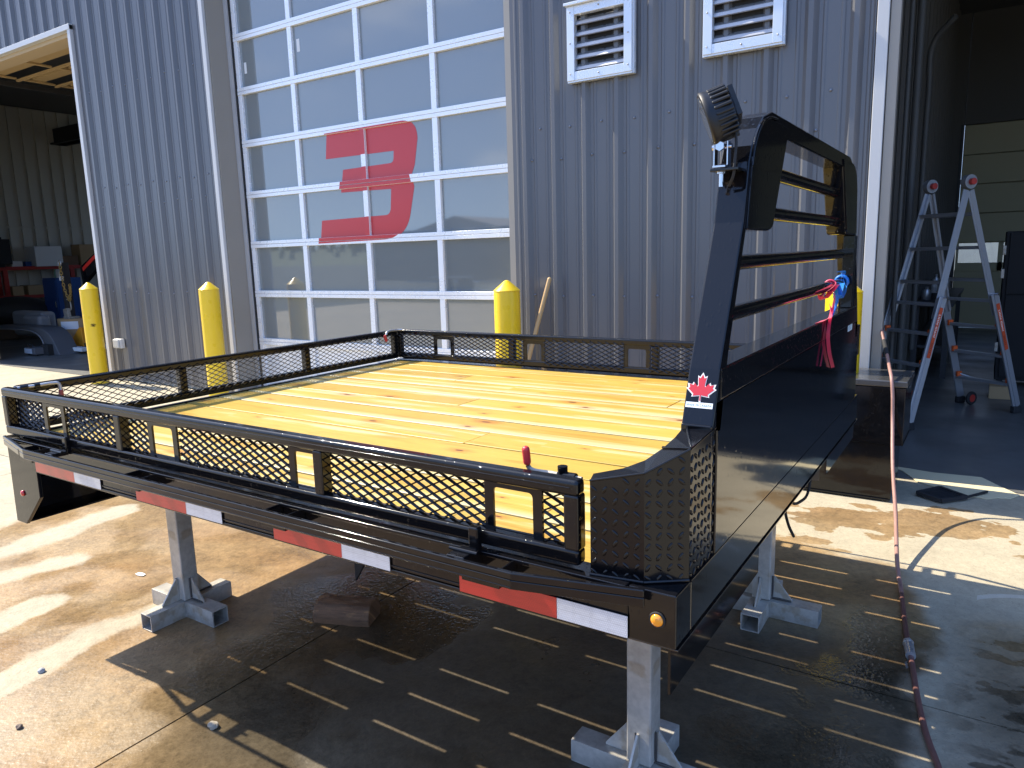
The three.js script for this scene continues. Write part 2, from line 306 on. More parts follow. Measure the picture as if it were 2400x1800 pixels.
// lining sheets of the left bay's side wall: vertical seams
for (let k = 0; k < 34; k++) obj('liner_panel', [bx(-20.885, -20.86, 0, 2.62, -16.1 + k * 0.3, -15.806 + k * 0.3), bx(-20.855, -20.82, 0, 2.6, -16.1 + k * 0.3, -16.06 + k * 0.3)], M.liner, shop);
for (let k = 0; k < 34; k++) obj('liner_panel', [bx(-20.885, -20.86, 2.64, 5.58, -16.1 + k * 0.3, -15.806 + k * 0.3), bx(-20.855, -20.82, 2.66, 5.58, -16.1 + k * 0.3, -16.06 + k * 0.3)], M.liner, shop);
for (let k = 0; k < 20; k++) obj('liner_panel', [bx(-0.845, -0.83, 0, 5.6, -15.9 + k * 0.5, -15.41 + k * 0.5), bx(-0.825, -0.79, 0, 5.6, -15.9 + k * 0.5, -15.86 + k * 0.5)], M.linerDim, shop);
obj('steel_beam', [bx(-20.8, -8.7, 4.75, 5.15, -10.4, -10.2), bx(-20.8, -8.7, 4.75, 4.79, -10.5, -10.1)], M.dark, shop);
obj('conduit', [tube([[-0.72, 0.4, -9.5], [-0.72, 3.2, -9.5], [-0.7, 3.7, -9.45], [-0.5, 3.9, -9.3]], 0.03), tube([[-0.74, 0.2, -7.6], [-0.74, 2.6, -7.6], [-0.74, 4.9, -7.6]], 0.02), tube([[-0.72, 0.2, -8.2], [-0.72, 2.9, -8.2], [-0.72, 5.2, -8.2]], 0.035)], std(0.07, 0.07, 0.065, 0.6), shop);
// left bay: frame trim, and the rolled-up door overhead
obj('door_trim', [bx(-10.5, -10.43, 0.03, 4.75, WZ - 0.03, WZ + 0.045, 0.004)], M.trimLight, shop);
obj('door_trim', [bx(-14.77, -14.7, 0.03, 4.75, WZ - 0.03, WZ + 0.045, 0.004)], M.trimLight, shop);
obj('door_trim', [bx(-14.77, -10.43, 4.69, 4.76, WZ - 0.03, WZ + 0.05, 0.004)], M.trimLight, shop);
obj('door_reveal', [bx(-10.53, -10.475, 0.03, 4.69, -5.82, WZ - 0.032), bx(-14.73, -14.7, 0.03, 4.69, -5.82, WZ - 0.032), bx(-14.7, -10.53, 4.64, 4.7, -5.82, WZ - 0.032)], std(0.55, 0.42, 0.26, 0.55), shop);
{
  const d = grp('raised_door', shop), wood = std(0.52, 0.36, 0.17, 0.6);
  for (let k = 0; k < 5; k++) obj('door_section', [bx(-14.2, -10.4, 4.78, 4.83, -6.05 - k * 0.62, -5.85 - k * 0.62 - 0.4), bx(-14.2, -10.4, 4.74, 4.775, -5.9 - k * 0.62, -5.86 - k * 0.62), ...[-14.1, -12.9, -11.6, -10.5].map((x) => bx(x, x + 0.06, 4.75, 4.775, -6.42 - k * 0.62, -5.92 - k * 0.62))], wood, d);
  obj('door_track', [bx(-14.32, -14.26, 4.66, 4.74, -12, -5.85), bx(-10.34, -10.28, 4.66, 4.74, -12, -5.85), rod(V(-14.3, 4.7, -9.2), V(-10.3, 4.7, -9.2), 0.03)], M.dark, d);
}
// right bay corner trim
obj('corner_trim', [bx(-0.735, -0.665, 0.03, 5.2, WZ - 0.005, WZ + 0.04, 0.004)], M.trimLight, shop);
obj('corner_trim', [bx(-0.66, -0.60, 0.03, 5.2, WZ - 0.05, WZ + 0.02, 0.004), bx(-0.655, -0.62, 0.03, 5.2, WZ - 0.12, WZ - 0.055), bx(-0.73, -0.64, 0.03, 5.2, WZ - 0.3, WZ - 0.125)], M.trimTan, shop);
// ---- glazed overhead door, set back in its reveal
obj('door_reveal', [bx(-7.66, -7.60, 0.03, 5.2, -5.84, WZ + 0.002)], M.trimTan, shop);
obj('door_reveal', [bx(-3.62, -3.56, 0.03, 5.2, -5.84, WZ - 0.002)], M.trimTan, shop);
obj('door_trim', [bx(-7.68, -7.615, 0.03, 5.26, WZ + 0.004, WZ + 0.042, 0.004)], M.trimLight, shop);
obj('door_seal', [bx(-7.598, -7.54, 0.03, 5.2, -5.80, -5.77)], std(0.5, 0.5, 0.5, 0.5, 0.2), shop);
obj('door_seal', bx(-7.54, -7.52, 0.03, 5.2, -5.84, -5.79), M.rubber, shop);
obj('door_seal', bx(-3.66, -3.625, 0.03, 5.2, -5.84, -5.80), M.rubber, shop);
{
  const door = grp('overhead_door', shop), ZD = -5.80, ZG = -5.835;
  const SX = [[-7.518, -7.455], [-6.61, -6.545], [-5.623, -5.558], [-4.653, -4.588], [-3.745, -3.665]];
  const RY = [0.637, 1.217, 1.803, 2.384, 2.965, 3.55, 4.135, 4.72, 5.3], H = 0.039;
  const glass = phy(0.24, 0.265, 0.262, 0.03, { transmission: 0.22, thickness: 0, ior: 2.2 });
  const rails = [], stiles = [];
  for (const y of RY) { rails.push([-7.518, -3.665, y - H, y - 0.0015], [-7.518, -3.665, y + 0.0015, y + H]); }
  for (let r = 0; r < RY.length - 1; r++) for (const [a, b] of SX) stiles.push([a, b, RY[r] + H + 0.0005, RY[r + 1] - H - 0.0005]);
  for (const [a, b, c, d] of rails) obj('rail', bx(a, b, c, d, ZD - 0.045, ZD, 0.003), M.alu, door);
  for (const [a, b, c, d] of stiles) obj('stile', bx(a, b, c, d, ZD - 0.045, ZD - 0.004, 0.003), M.alu, door);
  for (let r = 0; r < RY.length - 1; r++) for (let c = 0; c < 4; c++) obj('glass_pane', bx(SX[c][1] - 0.004, SX[c + 1][0] + 0.004, RY[r] + H - 0.004, RY[r + 1] - H + 0.004, ZG - 0.003, ZG), glass, door);
  for (let c = 0; c < 4; c++) obj('bottom_panel', bx(SX[c][1], SX[c + 1][0], 0.08, RY[0] - H - 0.002, ZG - 0.01, ZG + 0.006, 0.003), M.alu, door);
  obj('rail', bx(-7.518, -3.665, 0.02, 0.078, ZD - 0.045, ZD, 0.003), M.alu, door);
  for (const [a, b] of SX) obj('stile', bx(a, b, 0.0805, RY[0] - H - 0.0005, ZD - 0.045, ZD - 0.004, 0.003), M.alu, door);
  obj('door_sticker', [bx(-7.40, -7.36, 3.74, 3.86, ZG, ZG + 0.001), bx(-6.5, -6.455, 3.83, 3.96, ZG, ZG + 0.001)], M.white, door);
  // the big red numeral: vinyl cut over glass, stiles and rails alike
  const k = 1.0175, q = (x, y) => [x * k, 1.6 + (y - 1.6) * k], s = new THREE.Shape();
  const mv = (x, y) => s.moveTo(...q(x, y)), ln = (x, y) => s.lineTo(...q(x, y)), qd = (a, b, x, y) => s.quadraticCurveTo(...q(a, b), ...q(x, y));
  mv(-6.03, 2.915); ln(-6.065, 2.66); ln(-5.10, 2.655); ln(-5.105, 2.59); qd(-5.11, 2.54, -5.16, 2.54); ln(-5.82, 2.53); ln(-5.87, 2.30); ln(-5.16, 2.29); ln(-5.18, 2.1); qd(-5.19, 2.035, -5.26, 2.035); ln(-6.19, 2.023); ln(-6.235, 1.777); ln(-5.26, 1.79);
  qd(-4.98, 1.80, -4.92, 2.04); ln(-4.855, 2.29); ln(-4.885, 2.4); ln(-4.835, 2.5); ln(-4.785, 2.74); qd(-4.78, 2.925, -4.97, 2.92); s.closePath();
  const vinyl = phy(0.54, 0.025, 0.028, 0.35, { clearcoat: 0.5, clearcoatRoughness: 0.15, side: THREE.DoubleSide });
  obj('numeral', prism(s, 0.001).translate(0, 0, ZG + 0.001), vinyl, door);
  const ev = new Evaluator(), A = new Brush(prism(s, 0.02).translate(0, 0, ZD - 0.01)); A.updateMatrixWorld(); ev.useGroups = false; ev.attributes = ['position', 'normal', 'uv'];
  for (const [a, b, c, d] of [...rails, ...stiles]) {
    if (b < -6.4 || a > -4.8 || d < 1.75 || c > 2.96) if (b - a < 1 || d < 1.75 || c > 2.96) continue;
    const zf = b - a > 1 ? ZD : ZD - 0.004, B = new Brush(bx(a + 0.002, b - 0.002, c + 0.0015, d - 0.0015, zf - 0.002, zf + 0.0012)); B.updateMatrixWorld();
    const R = ev.evaluate(A, B, INTERSECTION); if (R.geometry.attributes.position.count > 0) { const g = R.geometry; g.clearGroups(); obj('numeral', g, vinyl, door); }
  }
}
// ---- louvred vents high in the wall
for (const [x0, y0, w, h] of [[-2.97, 2.955, 0.557, 0.555], [-1.862, 2.975, 0.552, 0.555]]) {
  const v = grp('louvre_vent', shop), z = WZ + 0.085, b = 0.066;
  const steel = std(0.72, 0.75, 0.78, 0.38, 0.4, { roughnessMap: rep(smudge, 2) });
  obj('frame', [bx(x0, x0 + b, y0, y0 + h, WZ + 0.03, z, 0.003), bx(x0 + w - b, x0 + w, y0, y0 + h, WZ + 0.03, z, 0.003), bx(x0 + b, x0 + w - b, y0, y0 + b, WZ + 0.03, z - 0.002, 0.003), bx(x0 + b, x0 + w - b, y0 + h - b, y0 + h, WZ + 0.03, z - 0.002, 0.003)], steel, v);
  obj('drip_cap', bx(x0 - 0.012, x0 + w + 0.012, y0 + h + 0.001, y0 + h + 0.022, WZ + 0.03, z + 0.03, 0.003), steel, v);
  obj('flange', [bx(x0 - 0.01, x0, y0 - 0.01, y0 + h, WZ + 0.02, z - 0.03), bx(x0 + w, x0 + w + 0.01, y0 - 0.01, y0 + h, WZ + 0.02, z - 0.03), bx(x0, x0 + w, y0 - 0.012, y0 - 0.0005, WZ + 0.02, z - 0.01)], steel, v);
  const n = 5, st = (h - 2 * b) / n;
  for (let k = 0; k < n; k++) {
    const y = y0 + b + st * (k + 0.15), g = prism([[0, 0], [0.012, -0.004], [0.02, 0.018], [0.085, 0.072], [0.08, 0.078], [0.012, 0.026]].map(([a, c]) => [-a, c]), w - 2 * b - 0.004);
    obj('slat', g.rotateY(-Math.PI / 2).translate(x0 + w - b - 0.002, y, z - 0.018).applyMatrix4(new THREE.Matrix4()), std(0.42, 0.42, 0.43, 0.42, 0.6, { roughnessMap: rep(smudge, 2) }), v);
  }
  obj('duct', [bx(x0 + 0.02, x0 + w - 0.02, y0 + 0.02, y0 + h - 0.02, WZ + 0.005, WZ + 0.015)], M.rubber, v);
  const sc = []; for (const [a, c] of [[0.03, 0.05], [0.03, 0.28], [0.03, 0.51], [w - 0.03, 0.05], [w - 0.03, 0.28], [w - 0.03, 0.51], [w / 2, 0.03], [w / 2, h - 0.03]]) sc.push(new THREE.SphereGeometry(0.007, 8, 6).translate(x0 + a, y0 + c, z));
  obj('rivet', sc, std(0.4, 0.4, 0.42, 0.4, 0.6), v);
}
// weatherproof socket by the left bay
{ const o = grp('outlet', shop), m = std(0.62, 0.61, 0.57, 0.5); obj('outlet_box', bx(-10.2, -10.02, 0.47, 0.60, WZ + 0.033, WZ + 0.09, 0.01), m, o); obj('outlet_cover', bx(-10.19, -10.05, 0.475, 0.595, WZ + 0.091, WZ + 0.115, 0.012), m, o); }
// far door of the right bay, with a window strip looking out
{
  const d = grp('back_door', shop), Z = -16.3, m = std(0.36, 0.32, 0.19, 0.6);
  for (let k = 0; k < 7; k++) {
    const y = 0.02 + k * 0.525, wx = -0.52, wy = 1.22;
    if (k === 2) obj('door_section', [bx(-0.6, -0.56, y, y + 0.515, Z, Z + 0.05), bx(0.06, 0.14, y, y + 0.515, Z, Z + 0.05), bx(0.8, 3.38, y, y + 0.515, Z, Z + 0.05), bx(-0.56, 0.8, y, 1.215, Z, Z + 0.05), bx(-0.56, 0.8, 1.575, y + 0.515, Z, Z + 0.05)], m, d);
    else obj('door_section', bx(-0.6, 3.38, y, y + 0.515, Z, Z + 0.05, 0.01), m, d);
    if (k !== 2) obj('light_backing', bx(-0.61, 3.39, y - 0.01, y + 0.535, Z - 0.02, Z - 0.012), m, d);  // backing plates added to stop light between the sections
  }
  obj('window_pane', [bx(-0.56, 0.06, 1.216, 1.574, Z + 0.02, Z + 0.024), bx(0.14, 0.8, 1.216, 1.574, Z + 0.02, Z + 0.024)], phy(0.95, 0.97, 1, 0.02, { transmission: 1, thickness: 0, ior: 1.45 }), d);
  obj('door_track', [bx(-0.66, -0.61, 0, 3.7, Z + 0.06, Z + 0.12)], M.dark, d);
}
const floorTex = tex(512, 512, (u, v) => { const k = 0.8 + 0.5 * (tileN(u, v, 6, 6) - 0.5); return [0.15 * k, 0.148 * k, 0.14 * k]; }, true, true);
struct('workshop_floor', bx(-21, 9, -0.12, 0.003, -16.2, -5.524), std(1, 1, 1, 0.5, 0, { map: rep(floorTex, 0.4), roughnessMap: rep(smudge, 0.5) }));

// ------------------------------------------------------------------ the truck deck
const ZN = -1.34, ZF = -3.83, XT = -3.45, XH = -0.493;
const deck = thing('truck_deck', 'glossy black steel truck deck with wooden floor, low mesh sides and tall headboard', 'truck bed');
// ---- floor boards: treated yellow pine, tongue to gap, some butted end to end
function woodTex() {
  const knots = []; for (let b = 0; b < 8; b++) for (let k = 0; k < 3; k++) knots.push([rnd() * 3, b, 0.12 + 0.76 * rnd(), 0.003 + 0.008 * rnd()]);
  return tex(2048, 1024, (u, v) => {
    const b = Math.floor(v * 8), y = v * 8 - b, X = u * 3, Y = y * 0.184;
    let warp = 0.02 * (fbm(X * 1.3 + b * 13, Y * 6 + b * 7, 3) - 0.5), kd = 9;
    for (const [kx, kb, ky, kr] of knots) if (kb === b) { const dx = (X - kx) / 2.2, dy = Y - ky * 0.184, d = Math.hypot(dx, dy); kd = Math.min(kd, d / kr); warp += 0.012 * Math.sign(dy) * Math.exp(-(d * d) / (kr * kr * 9)); }
    const cath = (hash2(b, 3) > 0.4 ? 1 : 0) * 0.012 * Math.pow(X - 1.5 - hash2(b, 9), 2);
    const wv = Y + warp * 1.6 + cath, ring = wv * (95 + 60 * hash2(b, 5)), g = ring - Math.floor(ring), late = sm(0.35, 0.85, g) * (1 - sm(0.9, 1, g)) * (0.55 + 0.9 * vn(Math.floor(ring) * 3.1 + b, X * 0.6));
    const fib = fbm(X * 5 + b, wv * 700, 3), line = sm(0.62, 0.8, fbm(X * 1.1 + b * 5, wv * 260, 3)), tone = 0.88 + 0.26 * hash2(b, 1);
    const edge = hash2(b, 21) > 0.35 ? sm(0.62 + 0.2 * hash2(b, 22), 0.9, y + 0.35 * (fbm(X * 0.7 + b * 3, 2.5, 3) - 0.5)) : 0;
    const sapHighlight = Math.max(edge, 0.9 * sm(0.60, 0.72, fbm(X * 1.3 + b * 31, Y * 22 + b * 5, 4)));  // pale sapwood, with highlight streaks painted into the same colour
    let r = 0.70 * tone, gg = 0.475 * tone, bb = 0.095 * tone;
    r += (0.82 - r) * sapHighlight; gg += (0.69 - gg) * sapHighlight; bb += (0.37 - bb) * sapHighlight;
    const l = Math.min(1, late * (0.5 - 0.3 * sapHighlight) + line * 0.35); r *= 1 - l * 0.28; gg *= 1 - l * 0.42; bb *= 1 - l * 0.6;
    const f = 0.86 + 0.32 * (fib - 0.4); r *= f; gg *= f; bb *= f;
    const k = 1 - sm(0.6, 1.3, kd), halo = (1 - sm(0.9, 5, kd)) * 0.36; r = r * (1 - halo * 0.3) * (1 - k) + 0.2 * k; gg = gg * (1 - halo * 0.9) * (1 - k) + 0.06 * k; bb = bb * (1 - halo) * (1 - k) + 0.018 * k;
    const st = sm(0.62, 0.74, fbm(X * 3.0 + b * 3, Y * 26 + b * 19, 4)) * 0.45; r *= 1 - st * 0.15; gg *= 1 - st * 0.42; bb *= 1 - st * 0.6;
    return [r * 0.80, gg * 0.79, bb * 0.74];
  }, true, true);
}
{
  const map = woodTex(), wood = phy(1, 1, 1, 0.48, { map, clearcoat: 0.25, clearcoatRoughness: 0.3, roughnessMap: rep(smudge, 1.3) });
  const gaps = [-1.396]; for (let k = 0; k < 12; k++) gaps.push(-1.584 - 0.1876 * k); gaps.push(-3.785);
  for (let i = 0; i < gaps.length - 1; i++) {
    const za = gaps[i] - 0.0055, zb = gaps[i + 1] + 0.0055;
    const cuts = [-3.41, ...({ 0: [-1.19], 1: [-0.98], 2: [-2.54, -1.19], 4: [-1.64], 5: [-0.85], 7: [-2.09], 9: [-1.19], 10: [-2.54] }[i] || []), -0.585];
    for (let c = 0; c < cuts.length - 1; c++) {
      const x0 = cuts[c] + 0.0015, x1 = cuts[c + 1] - 0.0015, g = new RoundedBoxGeometry(x1 - x0, 0.03, Math.abs(zb - za), 2, 0.003), p = g.attributes.position, uv = g.attributes.uv, b = (i * 3 + c * 5) % 8, off = hash2(i, c + 40);
      for (let k = 0; k < p.count; k++) uv.setXY(k, (p.getX(k) + x0 + 4) / 3 + off, (b + 0.02 + 0.96 * (p.getZ(k) / Math.abs(zb - za) + 0.5)) / 8);
      g.translate((x0 + x1) / 2, 0.885 + 0.0015 * (hash2(i, c) - 0.5), (za + zb) / 2);
      const m = new THREE.Mesh(g, wood); m.name = 'floor_board'; m.castShadow = m.receiveShadow = true; deck.add(m);
    }
  }
}
// ---- under-frame
for (const x of [-2.99, -2.54, -2.09, -1.64, -1.19]) obj('cross_member', [bx(x - 0.028, x + 0.028, 0.853, 0.861, -3.78, -1.38), bx(x - 0.004, x + 0.004, 0.79, 0.853, -3.78, -1.38), bx(x - 0.028, x + 0.028, 0.782, 0.79, -3.78, -1.38)], M.underside, deck);
for (const z of [-2.17, -3.02]) obj('long_sill', [bx(-3.3, -0.6, 0.62, 0.78, z - 0.004, z + 0.004), bx(-3.3, -0.6, 0.612, 0.62, z - 0.04, z + 0.04), bx(-3.3, -0.6, 0.774, 0.78, z - 0.04, z + 0.04)], M.underside, deck);
obj('front_plate', bx(-0.84, -0.6, 0.845, 0.86, -3.7, -1.42), M.underside, deck);
obj('hitch_plate', [prism([[0, 0], [0.28, 0], [0.28, -0.1], [0.2, -0.12], [0, -0.42]].map(([a, b]) => [a - 2.26, 0.62 + b]), 0.012).translate(0, 0, -2.15), prism([[0, 0], [0.16, 0], [0.16, -0.1], [0, -0.34]].map(([a, b]) => [a - 2.40, 0.62 + b]), 0.012).translate(0, 0, -2.35)], M.underside, deck);
// near side frame with lip, far side frame, tail frame
const sideFrame = (z, s) => [bx(XT, -0.60, 0.79, 0.894, z - s * 0.05, z, 0.003), bx(XT, -0.60, 0.895, 0.906, z - s * 0.06, z + s * 0.012, 0.003), bx(XT + 0.2, -0.60, 0.778, 0.7895, z - s * 0.05, z + s * 0.004, 0.003), bx(XT + 0.2, -0.60, 0.797, 0.801, z, z + s * 0.003, 0.001)];
obj('side_frame', sideFrame(ZN, 1), M.black, deck);
obj('side_frame', sideFrame(ZF, -1), M.black, deck);
obj('tail_frame', [bx(XT, XT + 0.03, 0.79, 0.903, ZF + 0.06, ZN - 0.06, 0.003)], M.black, deck);
// front corner block, front beam and the two aprons under it
obj('corner_block', [bx(-0.60, XH, 0.782, 0.903, ZN - 0.09, ZN, 0.004)], M.black, deck);
obj('front_beam', [bx(-0.585, XH, 0.784, 0.9025, -3.74, ZN - 0.0905, 0.004), bx(-0.6, XH + 0.004, 0.779, 0.783, -3.74, ZN - 0.002, 0.001)], M.blackPanel, deck);
obj('apron', [bx(-0.536, -0.53, 0.63, 0.778, -2.14, -1.41)], M.blackSmooth, deck);
obj('apron', [bx(-0.512, -0.504, 0.69, 0.778, -3.74, -3.06)], M.blackSmooth, deck);
obj('bracket', prism([[0, 0], [0.32, 0], [0.35, -0.03], [0.35, -0.26], [0, -0.16]].map(([a, b]) => [3.17 + a, 0.78 + b]), 0.012).rotateY(Math.PI / 2).translate(-0.62, 0, 0), M.underside, deck);
const tip = (g) => g;
// ---- tail plate at the near rear corner and the apron under the tail
{
  const p = grp('tail_plate', deck);
  obj('plate', prism([[-3.437, 0.87], [-3.45, 0.53], [-3.365, 0.53], [-3.21, 0.67], [-3.205, 0.87]], 0.01, 0.002).translate(0, 0, ZN - 0.008), M.black, p);
  obj('marker_light', new THREE.SphereGeometry(0.013, 16, 8).scale(1, 1, 0.6).translate(-3.355, 0.668, ZN + 0.006), phy(0.55, 0.012, 0.012, 0.2, { clearcoat: 1 }), p);
  obj('tail_apron', [bx(-3.452, -3.442, 0.532, 0.85, -3.79, ZN - 0.012), bx(-3.442, -3.37, 0.532, 0.54, -3.79, ZN - 0.012), bx(-3.442, -3.425, 0.68, 0.70, -3.79, ZN - 0.012)], M.blackSmooth, deck);
}
// ---- rub rails with angled ends, stake pockets, reflective tape
function rubRail(zo, s, zin) {
  const P = [[-3.43, zin], [-3.09, zo], [-0.84, zo], [-0.555, zin + 0.006 * s]], out = [];
  for (let i = 0; i < 3; i++) {
    const [ax, az] = P[i], [cx, cz] = P[i + 1], e = 0.004;
    const l = Math.hypot(cx - ax, cz - az), ux = (cx - ax) / l, uz = (cz - az) / l;
    const a = V(ax - ux * e * (i > 0), 0, az - uz * e * (i > 0)), b = V(cx + ux * e * (i < 2), 0, cz + uz * e * (i < 2));
    for (const [y, h, t] of [[0.9035, 0.017, 0.013], [0.8835, 0.0225, 0.0115]]) out.push(beam(a.clone().setY(y), b.clone().setY(y), t, h, V(0, 1, 0), 0.003));
  }
  return out;
}
obj('rub_rail', [...rubRail(-1.256, 1, ZN + 0.012), rod(V(-3.09, 0.894, -1.2495), V(-0.84, 0.894, -1.2495), 0.0017, 8), rod(V(-3.09, 0.8775, -1.2502), V(-0.84, 0.8775, -1.2502), 0.0015, 8)], M.blackSmooth, deck);
obj('rub_rail', rubRail(ZF - 0.084, -1, ZF - 0.012), M.blackSmooth, deck);
const POCKETS = [[-3.165, -3.06], [-2.43, -2.325], [-1.70, -1.60], [-0.985, -0.88]];
for (const [a, b] of POCKETS) for (const [zi, zo] of [[ZN + 0.001, -1.2635], [ZF - 0.001, ZF - 0.0765]]) {
  const t = 0.005, s = Math.sign(zo - zi);
  obj('stake_pocket', [bx(a, a + t, 0.858, 0.902, zi, zo, 0.001), bx(b - t, b, 0.858, 0.902, zi, zo, 0.001), bx(a + t, b - t, 0.858, 0.902, zo - s * t, zo, 0.001)], M.blackSmooth, deck);
}
{
  const honey = (base, dark) => tex(256, 64, (u, v) => { const hx = Math.abs(((u * 42 + (Math.floor(v * 10) % 2) * 0.5) % 1) - 0.5), vy = Math.abs(((v * 10) % 1) - 0.5), e = Math.max(hx, vy) > 0.4 ? dark : 1; const n = 0.9 + 0.2 * tileN(u, v, 8, 3); return base.map((c) => c * e * n); }, true, false);
  const wt = honey([0.66, 0.68, 0.72], 0.72), rt = honey([0.52, 0.025, 0.02], 0.85);
  const wm = phy(1, 1, 1, 0.3, { map: wt, clearcoat: 0.6, clearcoatRoughness: 0.2 }), rm = phy(1, 1, 1, 0.32, { map: rt, clearcoat: 0.6, clearcoatRoughness: 0.2 });
  for (const [a, b, c] of [[-3.205, -2.9, -2.71], [-2.475, -2.18, -1.99], [-1.742, -1.457, -1.278], [-1.048, -0.772, -0.598]]) {
    for (const [x0, x1, m, n] of [[a, b, rm, 'red_tape'], [b, c, wm, 'white_tape']]) { const g = new THREE.BoxGeometry(x1 - x0 - 0.001, 0.05, 0.0008); const q = new THREE.Mesh(g.translate((x0 + x1) / 2, 0.809, ZN + 0.0052), m); q.name = n; q.receiveShadow = true; deck.add(q); }
  }
  for (const [p, q] of [[-3.206, -2.709], [-2.476, -1.989], [-1.743, -1.277], [-1.049, -0.5985]]) obj('tape_backing', bx(p, q, 0.7835, 0.8345, ZN + 0.0005, ZN + 0.0046), M.blackSmooth, deck);
}
obj('amber_marker', [new THREE.SphereGeometry(0.014, 20, 12).scale(1, 1, 0.55).translate(-0.533, 0.842, ZN + 0.004)], phy(0.9, 0.32, 0.01, 0.15, { clearcoat: 1, clearcoatRoughness: 0.05 }), deck);
obj('marker_ring', new THREE.TorusGeometry(0.0155, 0.003, 8, 24).translate(-0.533, 0.842, ZN + 0.002), M.rubber, deck);
// ---- low sides of square tube and expanded mesh.  u runs along the side, w across it
const SWD = 0.0242, LWD = 0.0503;
function meshGeo(u0, u1, y0, y1, w) {
  const parts = [], T = 0.0020, B = 0.0021, pos = [], nor = [];
  const strand = (ax, ay, cx, cy) => {
    const dx = cx - ax, dy = cy - ay, l = Math.hypot(dx, dy), px = -dy / l * B, py = dx / l * B, tw = 0.0018 * Math.sign(dy);
    const q = [[ax + px, ay + py, w + T + tw], [ax - px, ay - py, w + T - tw], [ax - px, ay - py, w - T - tw], [ax + px, ay + py, w - T + tw]], r = [[cx + px, cy + py, w + T + tw], [cx - px, cy - py, w + T - tw], [cx - px, cy - py, w - T - tw], [cx + px, cy + py, w - T + tw]];
    for (let k = 0; k < 4; k++) {
      const a = q[k], b = q[(k + 1) % 4], c = r[(k + 1) % 4], d = r[k];
      const e = V(b[0] - a[0], b[1] - a[1], b[2] - a[2]).cross(V(c[0] - a[0], c[1] - a[1], c[2] - a[2])).normalize();
      for (const v of [a, b, c, a, c, d]) { pos.push(...v); nor.push(e.x, e.y, e.z); }
    }
  };
  const lerpClip = (ax, ay, cx, cy) => {                    // clip a strand to the panel
    let t0 = 0, t1 = 1; const dx = cx - ax, dy = cy - ay;
    for (const [p, q] of [[-dx, ax - u0], [dx, u1 - ax], [-dy, ay - y0], [dy, y1 - ay]]) { if (Math.abs(p) < 1e-9) { if (q < 0) return; } else { const r = q / p; if (p < 0) t0 = Math.max(t0, r); else t1 = Math.min(t1, r); } }
    if (t1 - t0 > 0.02) strand(ax + dx * t0, ay + dy * t0, ax + dx * t1, ay + dy * t1);
  };
  for (let i = Math.floor(u0 / LWD) - 1; i <= u1 / LWD + 1; i++) for (let j = -1; j <= (y1 - y0) / SWD + 1; j++) {
    const cx = i * LWD, cy = y0 + j * SWD;
    lerpClip(cx, cy, cx + LWD / 2, cy + SWD / 2); lerpClip(cx, cy, cx + LWD / 2, cy - SWD / 2);
    lerpClip(cx + LWD / 2, cy + SWD / 2, cx + LWD, cy); lerpClip(cx + LWD / 2, cy - SWD / 2, cx + LWD, cy);
  }
  const g = new THREE.BufferGeometry(); g.setAttribute('position', new THREE.Float32BufferAttribute(pos, 3)); g.setAttribute('normal', new THREE.Float32BufferAttribute(nor, 3)); g.setAttribute('uv', new THREE.Float32BufferAttribute(new Float32Array(pos.length / 3 * 2), 2));
  return g;
}
function side(u0, u1, Y0, Y1, posts, windows, inner, place) {
  const s = grp('side_panel', deck), t = 0.038, h = t / 2, put = (n, g, m) => { const o = obj(n, g, m, s); o.geometry.applyMatrix4(place); return o; };
  put('tube_frame', [bx(u0, u1, Y1 - t, Y1, -h, h, 0.011), rod(V(u0 + 0.02, Y1 - 0.017, -inner * h), V(u1 - 0.02, Y1 - 0.017, -inner * h), 0.0016, 8), bx(u0, u1, Y0, Y0 + t, -h, h, 0.009), bx(u0, u0 + t, Y0 + t - 0.004, Y1 - t + 0.004, -h, h, 0.006), bx(u1 - t, u1, Y0 + t - 0.004, Y1 - t + 0.004, -h, h, 0.006)], M.black);
  for (const [a, b] of posts) put('tube_post', bx(a, b, Y0 + t - 0.003, Y1 - t + 0.003, -h, h, 0.005), M.black);
  let cuts = [u0 + 0.01];
  for (const [a, b] of windows) {
    const p = new THREE.Shape(); p.moveTo(a - 0.026, Y0 + t * 0.6); p.lineTo(b + 0.026, Y0 + t * 0.6); p.lineTo(b + 0.026, Y1 - t * 0.7); p.lineTo(a - 0.026, Y1 - t * 0.7); p.closePath();
    const r = 0.014, y0 = Y0 + t + 0.002, y1 = Y1 - t - 0.018, q = new THREE.Path(); q.moveTo(a, y0); q.lineTo(b, y0); q.lineTo(b, y1 - r); q.quadraticCurveTo(b, y1, b - r, y1); q.lineTo(a + r, y1); q.quadraticCurveTo(a, y1, a, y1 - r); q.closePath(); p.holes.push(q);
    put('hand_hold', prism(p, 0.006, 0.0008).translate(0, 0, inner * 0.012 - 0.003), M.blackSmooth); cuts.push(a - 0.022, b + 0.022);
  }
  cuts.push(u1 - 0.01);
  for (let k = 0; k < cuts.length; k += 2) stuff(put('expanded_mesh', meshGeo(cuts[k], cuts[k + 1], Y0 + 0.016, Y1 - 0.022, inner * 0.0205), M.blackMesh));
}
const placeX = (z) => new THREE.Matrix4().makeTranslation(0, 0, z);
const placeZ = (x) => new THREE.Matrix4().set(0, 0, 1, x, 0, 1, 0, 0, -1, 0, 0, 0, 0, 0, 0, 1);   // u -> -z, w -> +x
const WIN = [[-3.125, -3.01], [-2.388, -2.27], [-1.662, -1.556], [-0.961, -0.851]];
side(-3.44, -0.718, 0.916, 1.113, [[-2.582, -2.545], [-1.556, -1.521]], WIN, -1, placeX(ZN - 0.02));
